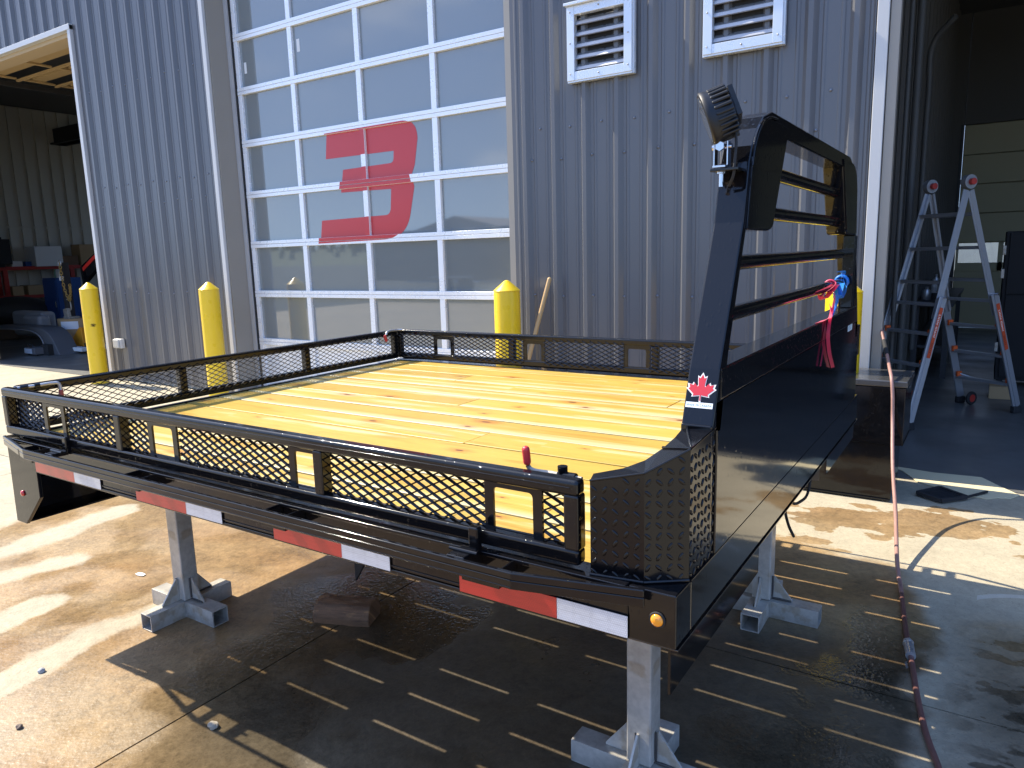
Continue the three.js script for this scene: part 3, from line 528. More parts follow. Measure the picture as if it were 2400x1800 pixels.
side(-3.44, -0.64, 0.916, 1.113, [[-2.51, -2.472], [-1.556, -1.521]], [[-3.085, -2.97], [-2.375, -2.272], [-1.70, -1.59], [-0.98, -0.87]], 1, placeX(ZF + 0.02));
side(1.39, 3.775, 0.916, 1.113, [[2.135, 2.175], [2.95, 2.99]], [], 1, placeZ(XT + 0.02));
// hinge lugs and latch handles
for (const x of [-2.91, -0.99]) obj('hinge_lug', [bx(x - 0.014, x + 0.014, 0.905, 0.966, ZN + 0.0015, ZN + 0.022, 0.005), bx(x - 0.04, x + 0.012, 0.896, 0.912, ZN + 0.013, -1.2635, 0.004), rod(V(x - 0.05, 0.914, -1.295), V(x + 0.03, 0.914, -1.295), 0.006)], M.blackSmooth, deck);
obj('latch_handle', tube([[-0.74, 1.098, -1.402], [-0.82, 1.1, -1.405], [-0.868, 1.1, -1.405], [-0.879, 1.105, -1.403], [-0.881, 1.112, -1.40]], 0.006, 40), M.steel, deck);
obj('latch_grip', new THREE.CapsuleGeometry(0.0095, 0.03, 6, 14).rotateX(0.15).translate(-0.883, 1.136, -1.398), std(0.55, 0.03, 0.04, 0.4), deck);
obj('latch_sleeve', [rod(V(-0.80, 1.098, -1.402), V(-0.755, 1.098, -1.402), 0.012), new THREE.CylinderGeometry(0.012, 0.012, 0.02, 14).translate(-0.79, 1.112, -1.404)], M.blackSmooth, deck);
obj('latch_handle', tube([[-3.405, 1.104, -1.39], [-3.4, 1.104, -1.47], [-3.4, 1.104, -1.53], [-3.398, 1.101, -1.55], [-3.396, 1.085, -1.557], [-3.395, 1.07, -1.557]], 0.0075, 50), M.galv, deck);
obj('latch_grip', new THREE.CapsuleGeometry(0.0095, 0.025, 6, 14).translate(-3.395, 1.053, -1.557), std(0.30, 0.06, 0.055, 0.45), deck);
obj('latch_sleeve', rod(V(-3.402, 1.104, -1.40), V(-3.401, 1.104, -1.43), 0.012), M.blackSmooth, deck);
obj('latch_sleeve', rod(V(-3.40, 1.104, -1.455), V(-3.40, 1.104, -1.475), 0.013), M.blackSmooth, deck);
obj('latch_handle', tube([[-3.38, 1.112, -3.79], [-3.40, 1.112, -3.76], [-3.40, 1.108, -3.66], [-3.398, 1.09, -3.645]], 0.0075, 40), M.galv, deck);
obj('latch_grip', new THREE.CapsuleGeometry(0.011, 0.03, 6, 14).rotateX(0.4).translate(-3.397, 1.068, -3.637), std(0.55, 0.04, 0.04, 0.45), deck);

// ---- headboard
{
  const hb = grp('headboard', deck), D = 0.072;
  const s = new THREE.Shape();                              // drawn in (-z, y)
  const c = 2.588, q = (z, y, m) => [m ? 2 * c - z : z, y];
  const O = [[1.545, 1.19], [1.600, 1.335], [1.72, 1.585], [1.755, 1.66], [1.792, 1.80], [1.812, 1.838], [1.852, 1.882], [1.905, 1.915], [1.985, 1.937]];
  s.moveTo(...q(...O[0])); for (const p of O.slice(1)) s.lineTo(...q(...p));
  for (const p of O.slice().reverse()) s.lineTo(...q(p[0], p[1], true));
  s.lineTo(...q(1.612, 1.19, true));
  const I = [[1.612, 1.19], [1.66, 1.365], [1.775, 1.642], [1.985, 1.642]];
  const inner = (m) => { const L = m ? [[1.612, 1.19], [1.664, 1.365], [1.778, 1.642], [1.97, 1.642]] : I; return L; };
  for (const p of inner(true).slice(1)) s.lineTo(...q(p[0], p[1], true));
  s.quadraticCurveTo(...q(2.012, 1.642, true), ...q(2.02, 1.67, true)); s.lineTo(...q(2.135, 1.888, true));
  s.lineTo(2.135, 1.888); s.lineTo(2.02, 1.67); s.quadraticCurveTo(2.012, 1.642, 1.97, 1.642);
  for (const p of I.slice(0, 3).reverse()) s.lineTo(...p);
  s.closePath();
  obj('headboard_frame', zy(prism(s, D - 0.008, 0.004), XH - D + 0.004), M.black, hb);
  // seam and wing plates a touch proud on the front
  for (const m of [false, true]) {
    const w = new THREE.Shape(), z = (a) => (m ? 2 * c - a : a);
    w.moveTo(z(1.768), 1.646); w.lineTo(z(1.80), 1.80); w.quadraticCurveTo(z(1.82), 1.90, z(1.93), 1.915); w.lineTo(z(2.15), 1.915); w.lineTo(z(2.13), 1.884); w.lineTo(z(2.017), 1.675); w.quadraticCurveTo(z(2.01), 1.648, z(1.975), 1.646); w.closePath();
    obj('wing_plate', zy(prism(w, 0.003, 0.001), XH + 0.0005), M.black, hb);
  }
  const beadPts = []; for (const [z, y] of [[1.80, 1.79], [1.812, 1.822], [1.832, 1.853], [1.862, 1.882], [1.90, 1.903], [1.95, 1.918], [2.02, 1.922]]) beadPts.push([XH + 0.003, y, -z]);
  obj('weld_bead', tube(beadPts, 0.0035, 50, 7), M.blackSmooth, hb);
  const X = XH - D / 2;
  for (const [y, za, zb] of [[1.80, 2.05, 3.13], [1.692, 1.99, 3.19], [1.566, 1.745, 3.43], [1.444, 1.69, 3.49]]) obj('rung', rod(V(X, y, -za), V(X, y, -zb), 0.0195, 20), M.black, hb);
  // bulkhead box under the rungs
  obj('bulkhead_panel', [bx(XH - 0.004, XH, 0.9035, 1.262, -3.6, -1.578)], M.blackPanel, hb);
  obj('bulkhead_top', [bx(XH - D, XH + 0.002, 1.263, 1.337, -3.56, -1.604, 0.006), bx(XH - D, XH - D + 0.004, 0.9035, 1.262, -3.6, -1.578)], M.black, hb);
  obj('end_post', [bx(XH - D, XH - 0.001, 0.9035, 1.215, -1.606, -1.549, 0.004)], M.blackSmooth, hb);
  obj('end_post', [bx(XH - D, XH - 0.001, 0.9035, 1.215, -3.66, -3.602, 0.004)], M.blackSmooth, hb);
  obj('far_upright', [bx(XH - D * 0.6, XH + 0.002, 1.3375, 1.64, -3.46, -3.43, 0.003), bx(XH - D * 0.6, XH + 0.002, 1.3375, 1.64, -3.415, -3.395, 0.003)], M.black, hb);
  obj('end_step', [bx(XH - 0.05, XH + 0.001, 1.1, 1.24, -3.69, -3.6605, 0.003)], M.black, hb);
  const lab = canvasTex(128, 96, (g, w, h) => { g.fillStyle = '#c9dbe2'; g.fillRect(0, 0, w, h); g.fillStyle = '#5c86a8'; for (let k = 0; k < 4; k++) g.fillRect(14, 16 + k * 18, 70 + 12 * (k % 2), 6); });
  decal('data_label', 0.11, 0.032, std(1, 1, 1, 0.4, 0, { map: lab }), hb, new THREE.Matrix4().makeRotationY(Math.PI / 2).setPosition(XH + 0.0008, 1.256, -3.395));
  // leaf sticker on the leaning face of the near upright
  const a = Math.atan2(1.72 - 1.60, 1.585 - 1.335), n = V(0, Math.sin(a), Math.cos(a)), up = V(0, Math.cos(a), -Math.sin(a));
  const at = (y, out) => V(-0.529, y, -(1.545 + (y - 1.19) * (0.055 / 0.145))).addScaledVector(n, out);
  const a2 = Math.atan2(0.055, 0.145), n2 = V(0, Math.sin(a2), Math.cos(a2)), up2 = V(0, Math.cos(a2), -Math.sin(a2));
  const B = (y, out) => { const m = new THREE.Matrix4().makeBasis(V(1, 0, 0), up2, n2), p = V(-0.530, y, -(1.545 + (y - 1.19) * (0.055 / 0.145))).addScaledVector(n2, out); return m.setPosition(p); };
  const half = [[0, 1], [0.1, 0.8], [0.2, 0.86], [0.15, 0.42], [0.2, 0.38], [0.36, 0.56], [0.41, 0.45], [0.62, 0.5], [0.57, 0.32], [0.66, 0.27], [0.36, 0.0], [0.39, -0.1], [0.03, -0.05], [0.03, -0.32]];
  const leaf = (k, g) => new THREE.Shape([...half.map(([x, y]) => new THREE.Vector2(x * k + Math.sign(x) * g, y * k)), ...half.slice(1).reverse().map(([x, y]) => new THREE.Vector2(-x * k - Math.sign(x) * g, y * k))]);
  const k = 0.0455;
  obj('sticker_edge', prism(leaf(k * 1.14, 0.0006), 0.0005).translate(0, -0.0015, 0).applyMatrix4(B(1.279, 0.0002)), M.white, hb);
  obj('leaf_sticker', prism(leaf(k, 0), 0.0004).applyMatrix4(B(1.279, 0.0008)), phy(0.55, 0.022, 0.03, 0.35, { clearcoat: 0.5 }), hb);
  const txt = canvasTex(512, 96, (g, w, h) => { g.fillStyle = '#e8eef2'; g.fillRect(0, 0, w, h); g.fillStyle = '#27548f'; g.font = 'bold 56px sans-serif'; g.textAlign = 'center'; g.textBaseline = 'middle'; g.fillText('MADE IN CANADA', w / 2, h / 2 + 2); });
  decal('made_in_canada_label', 0.062, 0.0125, std(1, 1, 1, 0.4, 0, { map: txt }), hb, B(1.2555, 0.0007));
  // corner gusset of tread plate between the near side and the upright
  const base = [[-0.689, -1.342], [-0.573, -1.362], [-0.4945, -1.418], [-0.4945, -1.577]], tops = [1.12, 1.147, 1.195, 1.207];
  const innr = [[-0.702, -1.385], [-0.643, -1.413], [-0.603, -1.438], [-0.575, -1.468], [-0.562, -1.505], [-0.562, -1.577]], itop = [1.122, 1.135, 1.152, 1.175, 1.192, 1.207];
  const wallGeo = (P, T, flip) => { const pos = []; for (let i = 0; i < P.length - 1; i++) { const a0 = [P[i][0], 0.9045, P[i][1]], b0 = [P[i + 1][0], 0.9045, P[i + 1][1]], a1 = [P[i][0], T[i], P[i][1]], b1 = [P[i + 1][0], T[i + 1], P[i + 1][1]]; for (const v of flip ? [a0, b1, b0, a0, a1, b1] : [a0, b0, b1, a0, b1, a1]) pos.push(...v); } const g = new THREE.BufferGeometry(); g.setAttribute('position', new THREE.Float32BufferAttribute(pos, 3)); g.computeVertexNormals(); g.setAttribute('uv', new THREE.Float32BufferAttribute(new Float32Array(pos.length / 3 * 2), 2)); return g; };
  const treadMat = phy(0.004, 0.004, 0.005, 0.16, { ior: 1.42, side: THREE.DoubleSide });
  const topTris = []; const TO = base.map((p, i) => [p[0], tops[i], p[1]]), TI = innr.map((p, i) => [p[0], itop[i], p[1]]);
  const strip = [[TO[0], TI[0], TI[1]], [TO[0], TI[1], TO[1]], [TO[1], TI[1], TI[2]], [TO[1], TI[2], TI[3]], [TO[1], TI[3], TO[2]], [TO[2], TI[3], TI[4]], [TO[2], TI[4], TI[5]], [TO[2], TI[5], TO[3]]];
  for (const t of strip) { const A2 = V(...t[0]), B2 = V(...t[1]), C2 = V(...t[2]), nn = B2.clone().sub(A2).cross(C2.clone().sub(A2)); const L = nn.y > 0 ? t : [t[0], t[2], t[1]]; for (const v of L) topTris.push(...v); }
  const tg = new THREE.BufferGeometry(); tg.setAttribute('position', new THREE.Float32BufferAttribute(topTris, 3)); tg.computeVertexNormals(); tg.setAttribute('uv', new THREE.Float32BufferAttribute(new Float32Array(topTris.length / 3 * 2), 2));
  const tread = [], Z3 = V(0, 0, 1);
  for (let i = 0; i < 3; i++) {
    const p = V(base[i][0], 0, base[i][1]), e = V(base[i + 1][0], 0, base[i + 1][1]).sub(p), L = e.length(), ex = e.clone().normalize(), nn = V(ex.z, 0, -ex.x); if (nn.z + nn.x < 0) nn.negate();
    const Q = 0.0235; let c2 = 0;
    for (let r = 0; r < 16; r++) for (let q2 = 0; q2 < 9; q2++) {
      const u = (q2 + 0.35) * Q, y = 0.9 + (r + 0.6) * Q; if (u > L - 0.009) continue;
      if (y > tops[i] + (tops[i + 1] - tops[i]) * u / L - 0.012 || y < 0.913) continue;
      const g = new THREE.SphereGeometry(1, 12, 6, 0, Math.PI * 2, 0, Math.PI / 2).rotateX(Math.PI / 2).scale(0.0098, 0.0042, 0.0028).rotateZ((r + q2) % 2 ? 1.05 : -0.75);
      g.applyMatrix4(new THREE.Matrix4().makeBasis(ex, V(0, 1, 0), nn).setPosition(p.x + ex.x * u + nn.x * 0.0002, y, p.z + ex.z * u + nn.z * 0.0002)); tread.push(g);
    }
  }
  obj('corner_gusset', [wallGeo(base, tops, false), wallGeo(innr, itop, true), tg], treadMat, hb);
  stuff(obj('tread_pattern', tread, treadMat, hb));
  for (const [i, j] of [[0, 1], [1, 2], [2, 3]]) obj('gusset_edge', rod(V(...TO[i]), V(...TO[j]), 0.0028, 8), M.blackSmooth, hb);
  obj('weld_bead', [rod(V(TO[2][0], TO[2][1] + 0.002, TO[2][2]), V(TI[3][0], TI[3][1] + 0.002, TI[3][2]), 0.003, 8), rod(V(TO[2][0], TO[2][1] + 0.002, TO[2][2]), V(TI[5][0], TI[5][1] + 0.002, TI[5][2]), 0.003, 8), rod(V(-0.690, 0.908, -1.34), V(-0.573, 0.907, -1.360), 0.004, 8), rod(V(-0.573, 0.907, -1.360), V(-0.494, 0.907, -1.418), 0.004, 8), rod(V(-0.493, 0.905, -1.42), V(-0.493, 0.905, -1.58), 0.0045, 8), rod(V(XH + 0.001, 0.91, -1.578), V(XH + 0.001, 1.2, -1.578), 0.0035, 8)], M.blackSmooth, hb);
}
// ---- work light on its bracket at the top of the near upright
{
  const wl = grp('work_light', deck), c = V(-0.553, 1.906, -1.75);
  // body axis: faces back and to the left, leaning
  const ax = V(-0.86, -0.33, 0.34).normalize(), up = V(-0.35, 0.93, -0.1).normalize(), sd = new THREE.Vector3().crossVectors(up, ax).normalize(), u2 = new THREE.Vector3().crossVectors(ax, sd).normalize();
  const m = new THREE.Matrix4().makeBasis(sd, u2, ax).scale(V(0.99, 0.99, 0.99)).setPosition(c);
  const prof = [[0, -0.034], [0.034, -0.034], [0.044, -0.026], [0.048, -0.01], [0.051, 0.008], [0.055, 0.022], [0.056, 0.032], [0.051, 0.036], [0.046, 0.033], [0, 0.033]];
  const body = new THREE.LatheGeometry(prof.map(([r, y]) => new THREE.Vector2(r, y)), 40).rotateX(Math.PI / 2).scale(0.94, 1.16, 1);
  const plast = std(0.005, 0.005, 0.006, 0.45);
  obj('housing', body.applyMatrix4(m), plast, wl);
  const fins = [];
  for (let k = 0; k < 26; k++) { const t = k / 26 * Math.PI * 2; if (Math.abs(Math.sin(t)) > 0.985 && Math.sin(t) < 0) continue; fins.push(bx(0.042, 0.0545, -0.0032, 0.0032, -0.028, 0.014, 0.003).rotateZ(t).scale(0.94, 1.16, 1).applyMatrix4(m)); }
  for (let k = 0; k < 7; k++) fins.push(bx(-0.034 + k * 0.0105, -0.0295 + k * 0.0105, -0.03, 0.045, -0.042, -0.03, 0.0015).applyMatrix4(m));
  obj('cooling_fins', fins, plast, wl);
  obj('lens', new THREE.CylinderGeometry(0.047, 0.047, 0.003, 32).rotateX(Math.PI / 2).translate(0, 0, 0.0345).scale(0.94, 1.16, 1).applyMatrix4(m), phy(0.12, 0.125, 0.13, 0.08, { clearcoat: 1 }), wl);
  obj('bracket', [bx(-0.562, -0.532, 1.785, 1.79, -1.765, -1.728, 0.001), bx(-0.564, -0.561, 1.79, 1.845, -1.765, -1.74, 0.001), bx(-0.533, -0.53, 1.79, 1.845, -1.765, -1.74, 0.001), rod(V(-0.57, 1.833, -1.752), V(-0.524, 1.833, -1.752), 0.006)], M.chrome, wl);
  obj('bolt', [new THREE.CylinderGeometry(0.012, 0.012, 0.007, 6).translate(-0.547, 1.776, -1.748), new THREE.CylinderGeometry(0.0055, 0.0055, 0.03, 12).translate(-0.547, 1.758, -1.748)], M.chrome, wl);
  obj('bolt', new THREE.CylinderGeometry(0.011, 0.011, 0.008, 6).rotateX(Math.PI / 2).translate(-0.547, 1.833, -1.735), M.chrome, wl);
  obj('mount_plate', [bx(-0.566, -0.50, 1.776, 1.783, -1.80, -1.722, 0.002)], M.blackSmooth, wl);
  obj('cable', tube([[-0.53, 1.885, -1.765], [-0.515, 1.85, -1.75], [-0.512, 1.80, -1.735], [-0.515, 1.765, -1.735], [-0.53, 1.745, -1.755]], 0.0035, 30, 8), M.rubber, wl);
}
// loose wiring under the front
obj('loose_wire', tube([[-0.6, 0.62, -3.28], [-0.6, 0.55, -3.22], [-0.6, 0.555, -3.08], [-0.6, 0.6, -2.92], [-0.6, 0.66, -2.87]], 0.006, 40, 8), M.rubber, deck);
obj('loose_wire', tube([[-0.6, 0.72, -2.78], [-0.6, 0.62, -2.79], [-0.6, 0.53, -2.86], [-0.6, 0.44, -2.97]], 0.006, 30, 8), M.rubber, deck);

// ------------------------------------------------------------------ stands under the deck
function makeStand() {
  const s = thing('support_stand', '', 'stand', 'steel tube stands carrying the deck');
  const w = 0.078, H = 0.076, hollow = (len, m4) => {       // rectangular tube with an open end, laid along +x from 0.04
    const t = 0.005, a = [bx(0.0415, len, 0.001, t, -w / 2, w / 2, 0.001), bx(0.0415, len, H - t, H, -w / 2, w / 2, 0.001), bx(0.0415, len, t, H - t, -w / 2, -w / 2 + t), bx(0.0415, len, t, H - t, w / 2 - t, w / 2)];
    return a.map((g) => g.applyMatrix4(m4));
  };
  for (const [ang, len] of [[0, 0.24], [Math.PI / 2, 0.205], [Math.PI, 0.23], [-Math.PI / 2, 0.205]]) obj('foot', hollow(len, new THREE.Matrix4().makeRotationY(ang)), M.steel, s);
  obj('hub', bx(-0.041, 0.041, 0.001, H, -0.041, 0.041), M.steel, s);
  obj('post', bx(-0.039, 0.039, H + 0.001, 0.778, -0.039, 0.039, 0.006), M.steel, s);
  for (let k = 0; k < 4; k++) {
    const m = new THREE.Matrix4().makeRotationY(k * Math.PI / 2);
    obj('gusset', prism([[0.04, H + 0.001], [0.125, H + 0.001], [0.125, H + 0.008], [0.05, H + 0.105], [0.04, H + 0.105]], 0.007).translate(0, 0, -0.0035).applyMatrix4(m), M.steel, s);
    obj('weld', [tube([[0.043, H + 0.004, 0.006], [0.08, H + 0.006, 0.007], [0.122, H + 0.004, 0.006]], 0.004, 20, 6).applyMatrix4(m), tube([[0.042, H + 0.01, 0.006], [0.043, H + 0.06, 0.007], [0.042, H + 0.105, 0.006]], 0.0045, 20, 6).applyMatrix4(m)], std(0.09, 0.085, 0.08, 0.5, 0.5), s);
  }
  return s;
}
{
  const a = makeStand(); a.position.set(-3.03, 0, -1.815); a.userData.label = 'steel tube stand with cross foot, standing sunlit under the low rear end of the deck';
  const b = a.clone(); b.name = numbered('support_stand'); b.userData = { ...a.userData, label: 'steel tube stand under the near front corner of the deck, below the amber light' }; b.position.set(-0.787, 0, -1.872); scene.add(b);
  const c = a.clone(); c.name = numbered('support_stand'); c.userData = { ...a.userData, label: 'steel tube stand in the shade under the front of the deck, behind the bulkhead' }; c.position.set(-0.752, 0, -3.128); scene.add(c);
}
// ------------------------------------------------------------------ yellow bollards
{
  const b = thing('bollard', 'yellow bollard beside the frame of the open left bay, with a dark scuff', 'bollard', 'yellow bollards along the workshop wall');
  const R = 0.112;
  obj('sleeve', new THREE.LatheGeometry([[R, 0], [R, 0.55], [R * 1.003, 0.551], [R * 1.003, 1.15], [R, 1.151], [R, 1.285], [R - 0.004, 1.297]].map(([r, y]) => new THREE.Vector2(r, y)), 40), M.yellow, b);
  obj('cap', new THREE.LatheGeometry([[R - 0.003, 1.295], [R + 0.002, 1.298], [R + 0.001, 1.305], [0.022, 1.383], [0.01, 1.388], [0, 1.389]].map(([r, y]) => new THREE.Vector2(r, y)), 40), M.yellow, b);
  obj('footing_ring', new THREE.CylinderGeometry(R + 0.012, R + 0.02, 0.015, 32).translate(0, 0.0085, 0), std(0.2, 0.16, 0.1, 0.9), b);
  const sc = canvasTex(64, 64, (g) => { for (let k = 0; k < 90; k++) { g.fillStyle = 'rgba(60,45,20,' + (0.1 + 0.2 * rnd()) + ')'; const r = 16 * rnd(), t = 6.28 * rnd(); g.beginPath(); g.ellipse(32 + r * Math.cos(t), 32 + r * Math.sin(t) * 0.7, 2 + 4 * rnd(), 1 + 3 * rnd(), 0, 0, 6.3); g.fill(); } });
  const scm = std(1, 1, 1, 0.7, 0, { map: sc, transparent: true }), cg = new THREE.CylinderGeometry(R + 0.0012, R + 0.0012, 0.12, 12, 1, true, 0.55, 1.1).translate(0, 0.82, 0);
  b.position.set(-10.2, 0, -5.2);
  const spots = [[-7.56, -5.2, 'yellow bollard in front of the ribbed wall left of the glazed door'], [-3.44, -5.2, 'yellow bollard at the right edge of the glazed door, beside the wooden handle'], [-0.80, -5.2, 'yellow bollard at the right wall corner, half hidden behind the headboard']];
  for (const [x, z, l] of spots) { const c = b.clone(); c.name = numbered('bollard'); c.userData = { ...b.userData, label: l }; c.position.set(x, 0, z); c.rotation.y = x; scene.add(c); }
  const s = new THREE.Mesh(cg, scm); s.name = 'scuff'; b.add(s);
}
// ------------------------------------------------------------------ tool handle leaning on the wall
{
  const t = thing('shovel', 'wooden-handled shovel leaning on the ribbed wall behind the deck', 'shovel');
  const p = V(-3.345, 0.26, -5.12), q = V(-3.137, 1.385, -5.40);
  obj('handle', [rod(p, q, 0.0185, 16), new THREE.SphereGeometry(0.0188, 14, 8).translate(q.x, q.y, q.z)], std(0.50, 0.32, 0.14, 0.55, 0, { roughnessMap: rep(smudge, 3) }), t);
  const bl = prism([[-0.11, 0], [-0.12, 0.2], [-0.05, 0.26], [0.05, 0.26], [0.12, 0.2], [0.11, 0]], 0.004).rotateX(-0.2).translate(-3.37, 0.004, -5.06);
  obj('blade', bl, std(0.12, 0.11, 0.1, 0.5, 0.6), t);
}
// ------------------------------------------------------------------ hose
{
  const pts = [[-0.735, 2.35, -6.3], [-0.74, 1.7, -6.05], [-0.72, 1.38, -5.92], [-0.664, 1.156, -5.75], [-0.623, 1.071, -5.6], [-0.579, 0.971, -5.45], [-0.529, 0.88, -5.25], [-0.494, 0.84, -5.05], [-0.467, 0.79, -4.93], [-0.452, 0.69, -4.895], [-0.441, 0.55, -4.86], [-0.403, 0.33, -4.62], [-0.345, 0.175, -4.27], [-0.285, 0.045, -3.83], [-0.245, 0.016, -3.6], [-0.191, 0.014, -3.214], [-0.164, 0.014, -3.06], [-0.111, 0.014, -2.724], [-0.072, 0.014, -2.527], [-0.034, 0.014, -2.389], [0.06, 0.014, -2.05], [0.2, 0.014, -1.6]];
  const ht = tex(64, 1024, (u, v) => { const k = 0.9 + 0.3 * (fbm(u * 8, v * 240, 3) - 0.5), d = sm(0.5, 0.78, fbm(v * 18 + 3, u * 2, 4)); const q = v > 0.66 ? 0.45 : 1; return [0.36 * q * k * (1 - 0.45 * d), 0.20 * (0.6 * q + 0.4 * q * q) * k * (1 - 0.5 * d), 0.165 * (0.6 * q + 0.4 * q * q) * k * (1 - 0.5 * d)]; }, true, true);  // trailing length tinted darker: wet, and its shade painted in
  const h = thing('hose', 'faded red rubber hose hanging out of the right bay and trailing over the yard', 'hose');
  const g = new THREE.TubeGeometry(new THREE.CatmullRomCurve3(pts.map((p) => V(...p))), 260, 0.0102, 12); { const uv = g.attributes.uv; for (let i = 0; i < uv.count; i++) uv.setXY(i, uv.getY(i), uv.getX(i)); }
  const m = new THREE.Mesh(g, std(1, 1, 1, 0.5, 0, { map: ht })); m.name = 'hose_body'; m.castShadow = m.receiveShadow = true; h.add(m);
  obj('coupling', [rod(V(-0.175, 0.018, -3.115), V(-0.158, 0.018, -3.015), 0.0185, 16), rod(V(-0.177, 0.018, -3.125), V(-0.174, 0.018, -3.108), 0.021, 6)], M.galv, h);
  obj('repair_sleeve', rod(V(-0.575, 0.963, -5.435), V(-0.536, 0.892, -5.28), 0.0145, 14), M.rubber, h);
}
// ------------------------------------------------------------------ small things on the yard
{
  const lt = tex(512, 128, (u, v) => { const g = fbm(u * 4, v * 34, 4), k = 0.55 + 0.9 * (g - 0.35), c = sm(0.55, 0.62, fbm(u * 3 + 8, v * 6, 3)) * 0.6; return [(0.24 + 0.2 * c) * k, (0.12 + 0.1 * c) * k, (0.055 + 0.03 * c) * k]; }, true, true);
  const s = new THREE.Shape(); s.moveTo(-0.075, 0.002); s.lineTo(0.075, 0.002); s.quadraticCurveTo(0.095, 0.05, 0.06, 0.092); s.quadraticCurveTo(0, 0.125, -0.05, 0.098); s.quadraticCurveTo(-0.09, 0.06, -0.075, 0.002);
  const g = new THREE.ExtrudeGeometry(s, { depth: 0.30, steps: 10, bevelEnabled: true, bevelThickness: 0.006, bevelSize: 0.006, bevelSegments: 2 }), p = g.attributes.position, uv = g.attributes.uv;
  for (let i = 0; i < p.count; i++) { const z = p.getZ(i), k = 0.94 + 0.12 * vn(p.getX(i) * 50 + 3, z * 14), y = Math.max(0.001, p.getY(i) * k); uv.setXY(i, z * 3, (p.getX(i) + y) * 3); p.setXYZ(i, p.getX(i) * k, y, z); }
  g.computeVertexNormals();
  const l = thing('split_log', 'short split brown log lying on wet concrete under the deck', 'log');
  const m = new THREE.Mesh(g, std(1, 1, 1, 0.7, 0, { map: lt, bumpMap: rep(grit, 1), bumpScale: 0.003 })); m.name = 'log_body'; m.castShadow = m.receiveShadow = true; l.add(m);
  l.position.set(-2.455, 0, -2.10); l.rotation.y = 1.94; l.scale.set(0.85, 0.85, 0.85);
}
{
  const c = tag(obj('cardboard_sheet', prism([[-0.52, -5.80], [-0.43, -5.69], [-0.32, -5.47], [-0.025, -5.29], [0.03, -5.30], [0.08, -5.285], [0.13, -5.34], [0.2, -5.36], [0.25, -5.46], [0.15, -5.6], [0.04, -5.775], [-0.245, -5.75]].map(([x, z]) => [x, -z]), 0.005, 0.0005).rotateX(-Math.PI / 2).translate(0, 0.0025, 0), std(0.60, 0.52, 0.33, 0.85, 0, { bumpMap: rep(grit, 1.5), bumpScale: 0.002 })), 'torn sheet of tan cardboard lying flat before the right bay', 'cardboard');
  const d = thing('drain_grate', 'small square black steel grate lying diamond-wise on the yard', 'grate');
  const q = [[-0.30, -5.166], [-0.165, -5.07], [-0.035, -5.215], [-0.185, -5.345]], fr = [];
  for (let k = 0; k < 4; k++) { const a = q[k], b = q[(k + 1) % 4]; fr.push(beam(V(a[0], 0.022, a[1]), V(b[0], 0.022, b[1]), 0.022, 0.022)); }
  obj('frame', fr, M.rubber, d);
  const bars = []; for (let k = 1; k < 9; k++) { const t = k / 9, L = (a, b) => V(a[0] + (b[0] - a[0]) * t, 0.02, a[1] + (b[1] - a[1]) * t); bars.push(beam(L(q[0], q[1]), L(q[3], q[2]), 0.006, 0.012)); } obj('bar', bars, M.rubber, d);
  obj('tail', beam(V(-0.036, 0.02, -5.215), V(0.075, 0.02, -5.40), 0.012, 0.012), M.rubber, d);
}
function pebble(name, label, x, z, s, m) { const g = new THREE.IcosahedronGeometry(1, 3), p = g.attributes.position; for (let i = 0; i < p.count; i++) { const k = 0.8 + 0.4 * vn(p.getX(i) * 2 + x * 9 + 50, p.getY(i) * 2 + p.getZ(i) * 1.5 + 50); p.setXYZ(i, p.getX(i) * k, p.getY(i) * k * 0.62, p.getZ(i) * k * 0.8); } g.computeVertexNormals(); const o = tag(obj(name, g.scale(s, s, s), m), label, 'stone', 'stones on the yard'); o.position.set(x, s * 0.4, z); }
const stoneM = std(0.30, 0.26, 0.2, 0.85);
pebble('stone', 'round tan stone at the edge of the deck shadow, bottom left', -2.17, -1.34, 0.021, stoneM);
pebble('stone', 'grey stone just left of the tip of the deck shadow', -3.09, -1.2, 0.016, std(0.35, 0.36, 0.36, 0.8));
pebble('stone', 'small dark stone on damp concrete near the lower left corner', -2.77, -0.98, 0.014, std(0.12, 0.09, 0.07, 0.8));
tag(obj('paper_scrap', prism([[-0.03, -0.012], [0.0, -0.016], [0.032, -0.006], [0.028, 0.012], [-0.005, 0.016], [-0.03, 0.008]], 0.002).rotateX(-Math.PI / 2).translate(-3.63, 0.003, -1.93), M.white), 'small white scrap left of the sunlit stand', 'scrap');
// ------------------------------------------------------------------ steel boxes standing beyond the deck
{
  const b = thing('lower_steel_box', 'black steel box standing on the yard under the lidded toolbox', 'steel box');
  obj('body', bx(-1.55, -0.435, 0.012, 0.372, -5.36, -4.955, 0.004), M.black, b);
  obj('edge_flange', [bx(-1.55, -0.435, 0.012, 0.02, -4.9545, -4.94, 0.001), bx(-0.447, -0.433, 0.02, 0.372, -4.9545, -4.95)], M.blackSmooth, b);
  const t = thing('lidded_toolbox', 'black lidded steel toolbox resting on the lower steel box', 'toolbox');
  obj('body', bx(-1.6, -0.388, 0.376, 0.732, -5.40, -4.952, 0.004), M.black, t);
  obj('lid', bx(-1.61, -0.378, 0.736, 0.776, -5.41, -4.94, 0.008), phy(0.05, 0.05, 0.05, 0.35, { clearcoat: 0.8, clearcoatRoughness: 0.25, roughnessMap: rep(smudge, 2) }), t);
  obj('rim', [bx(-1.6, -0.384, 0.373, 0.3755, -5.40, -4.945)], M.blackSmooth, t);
}
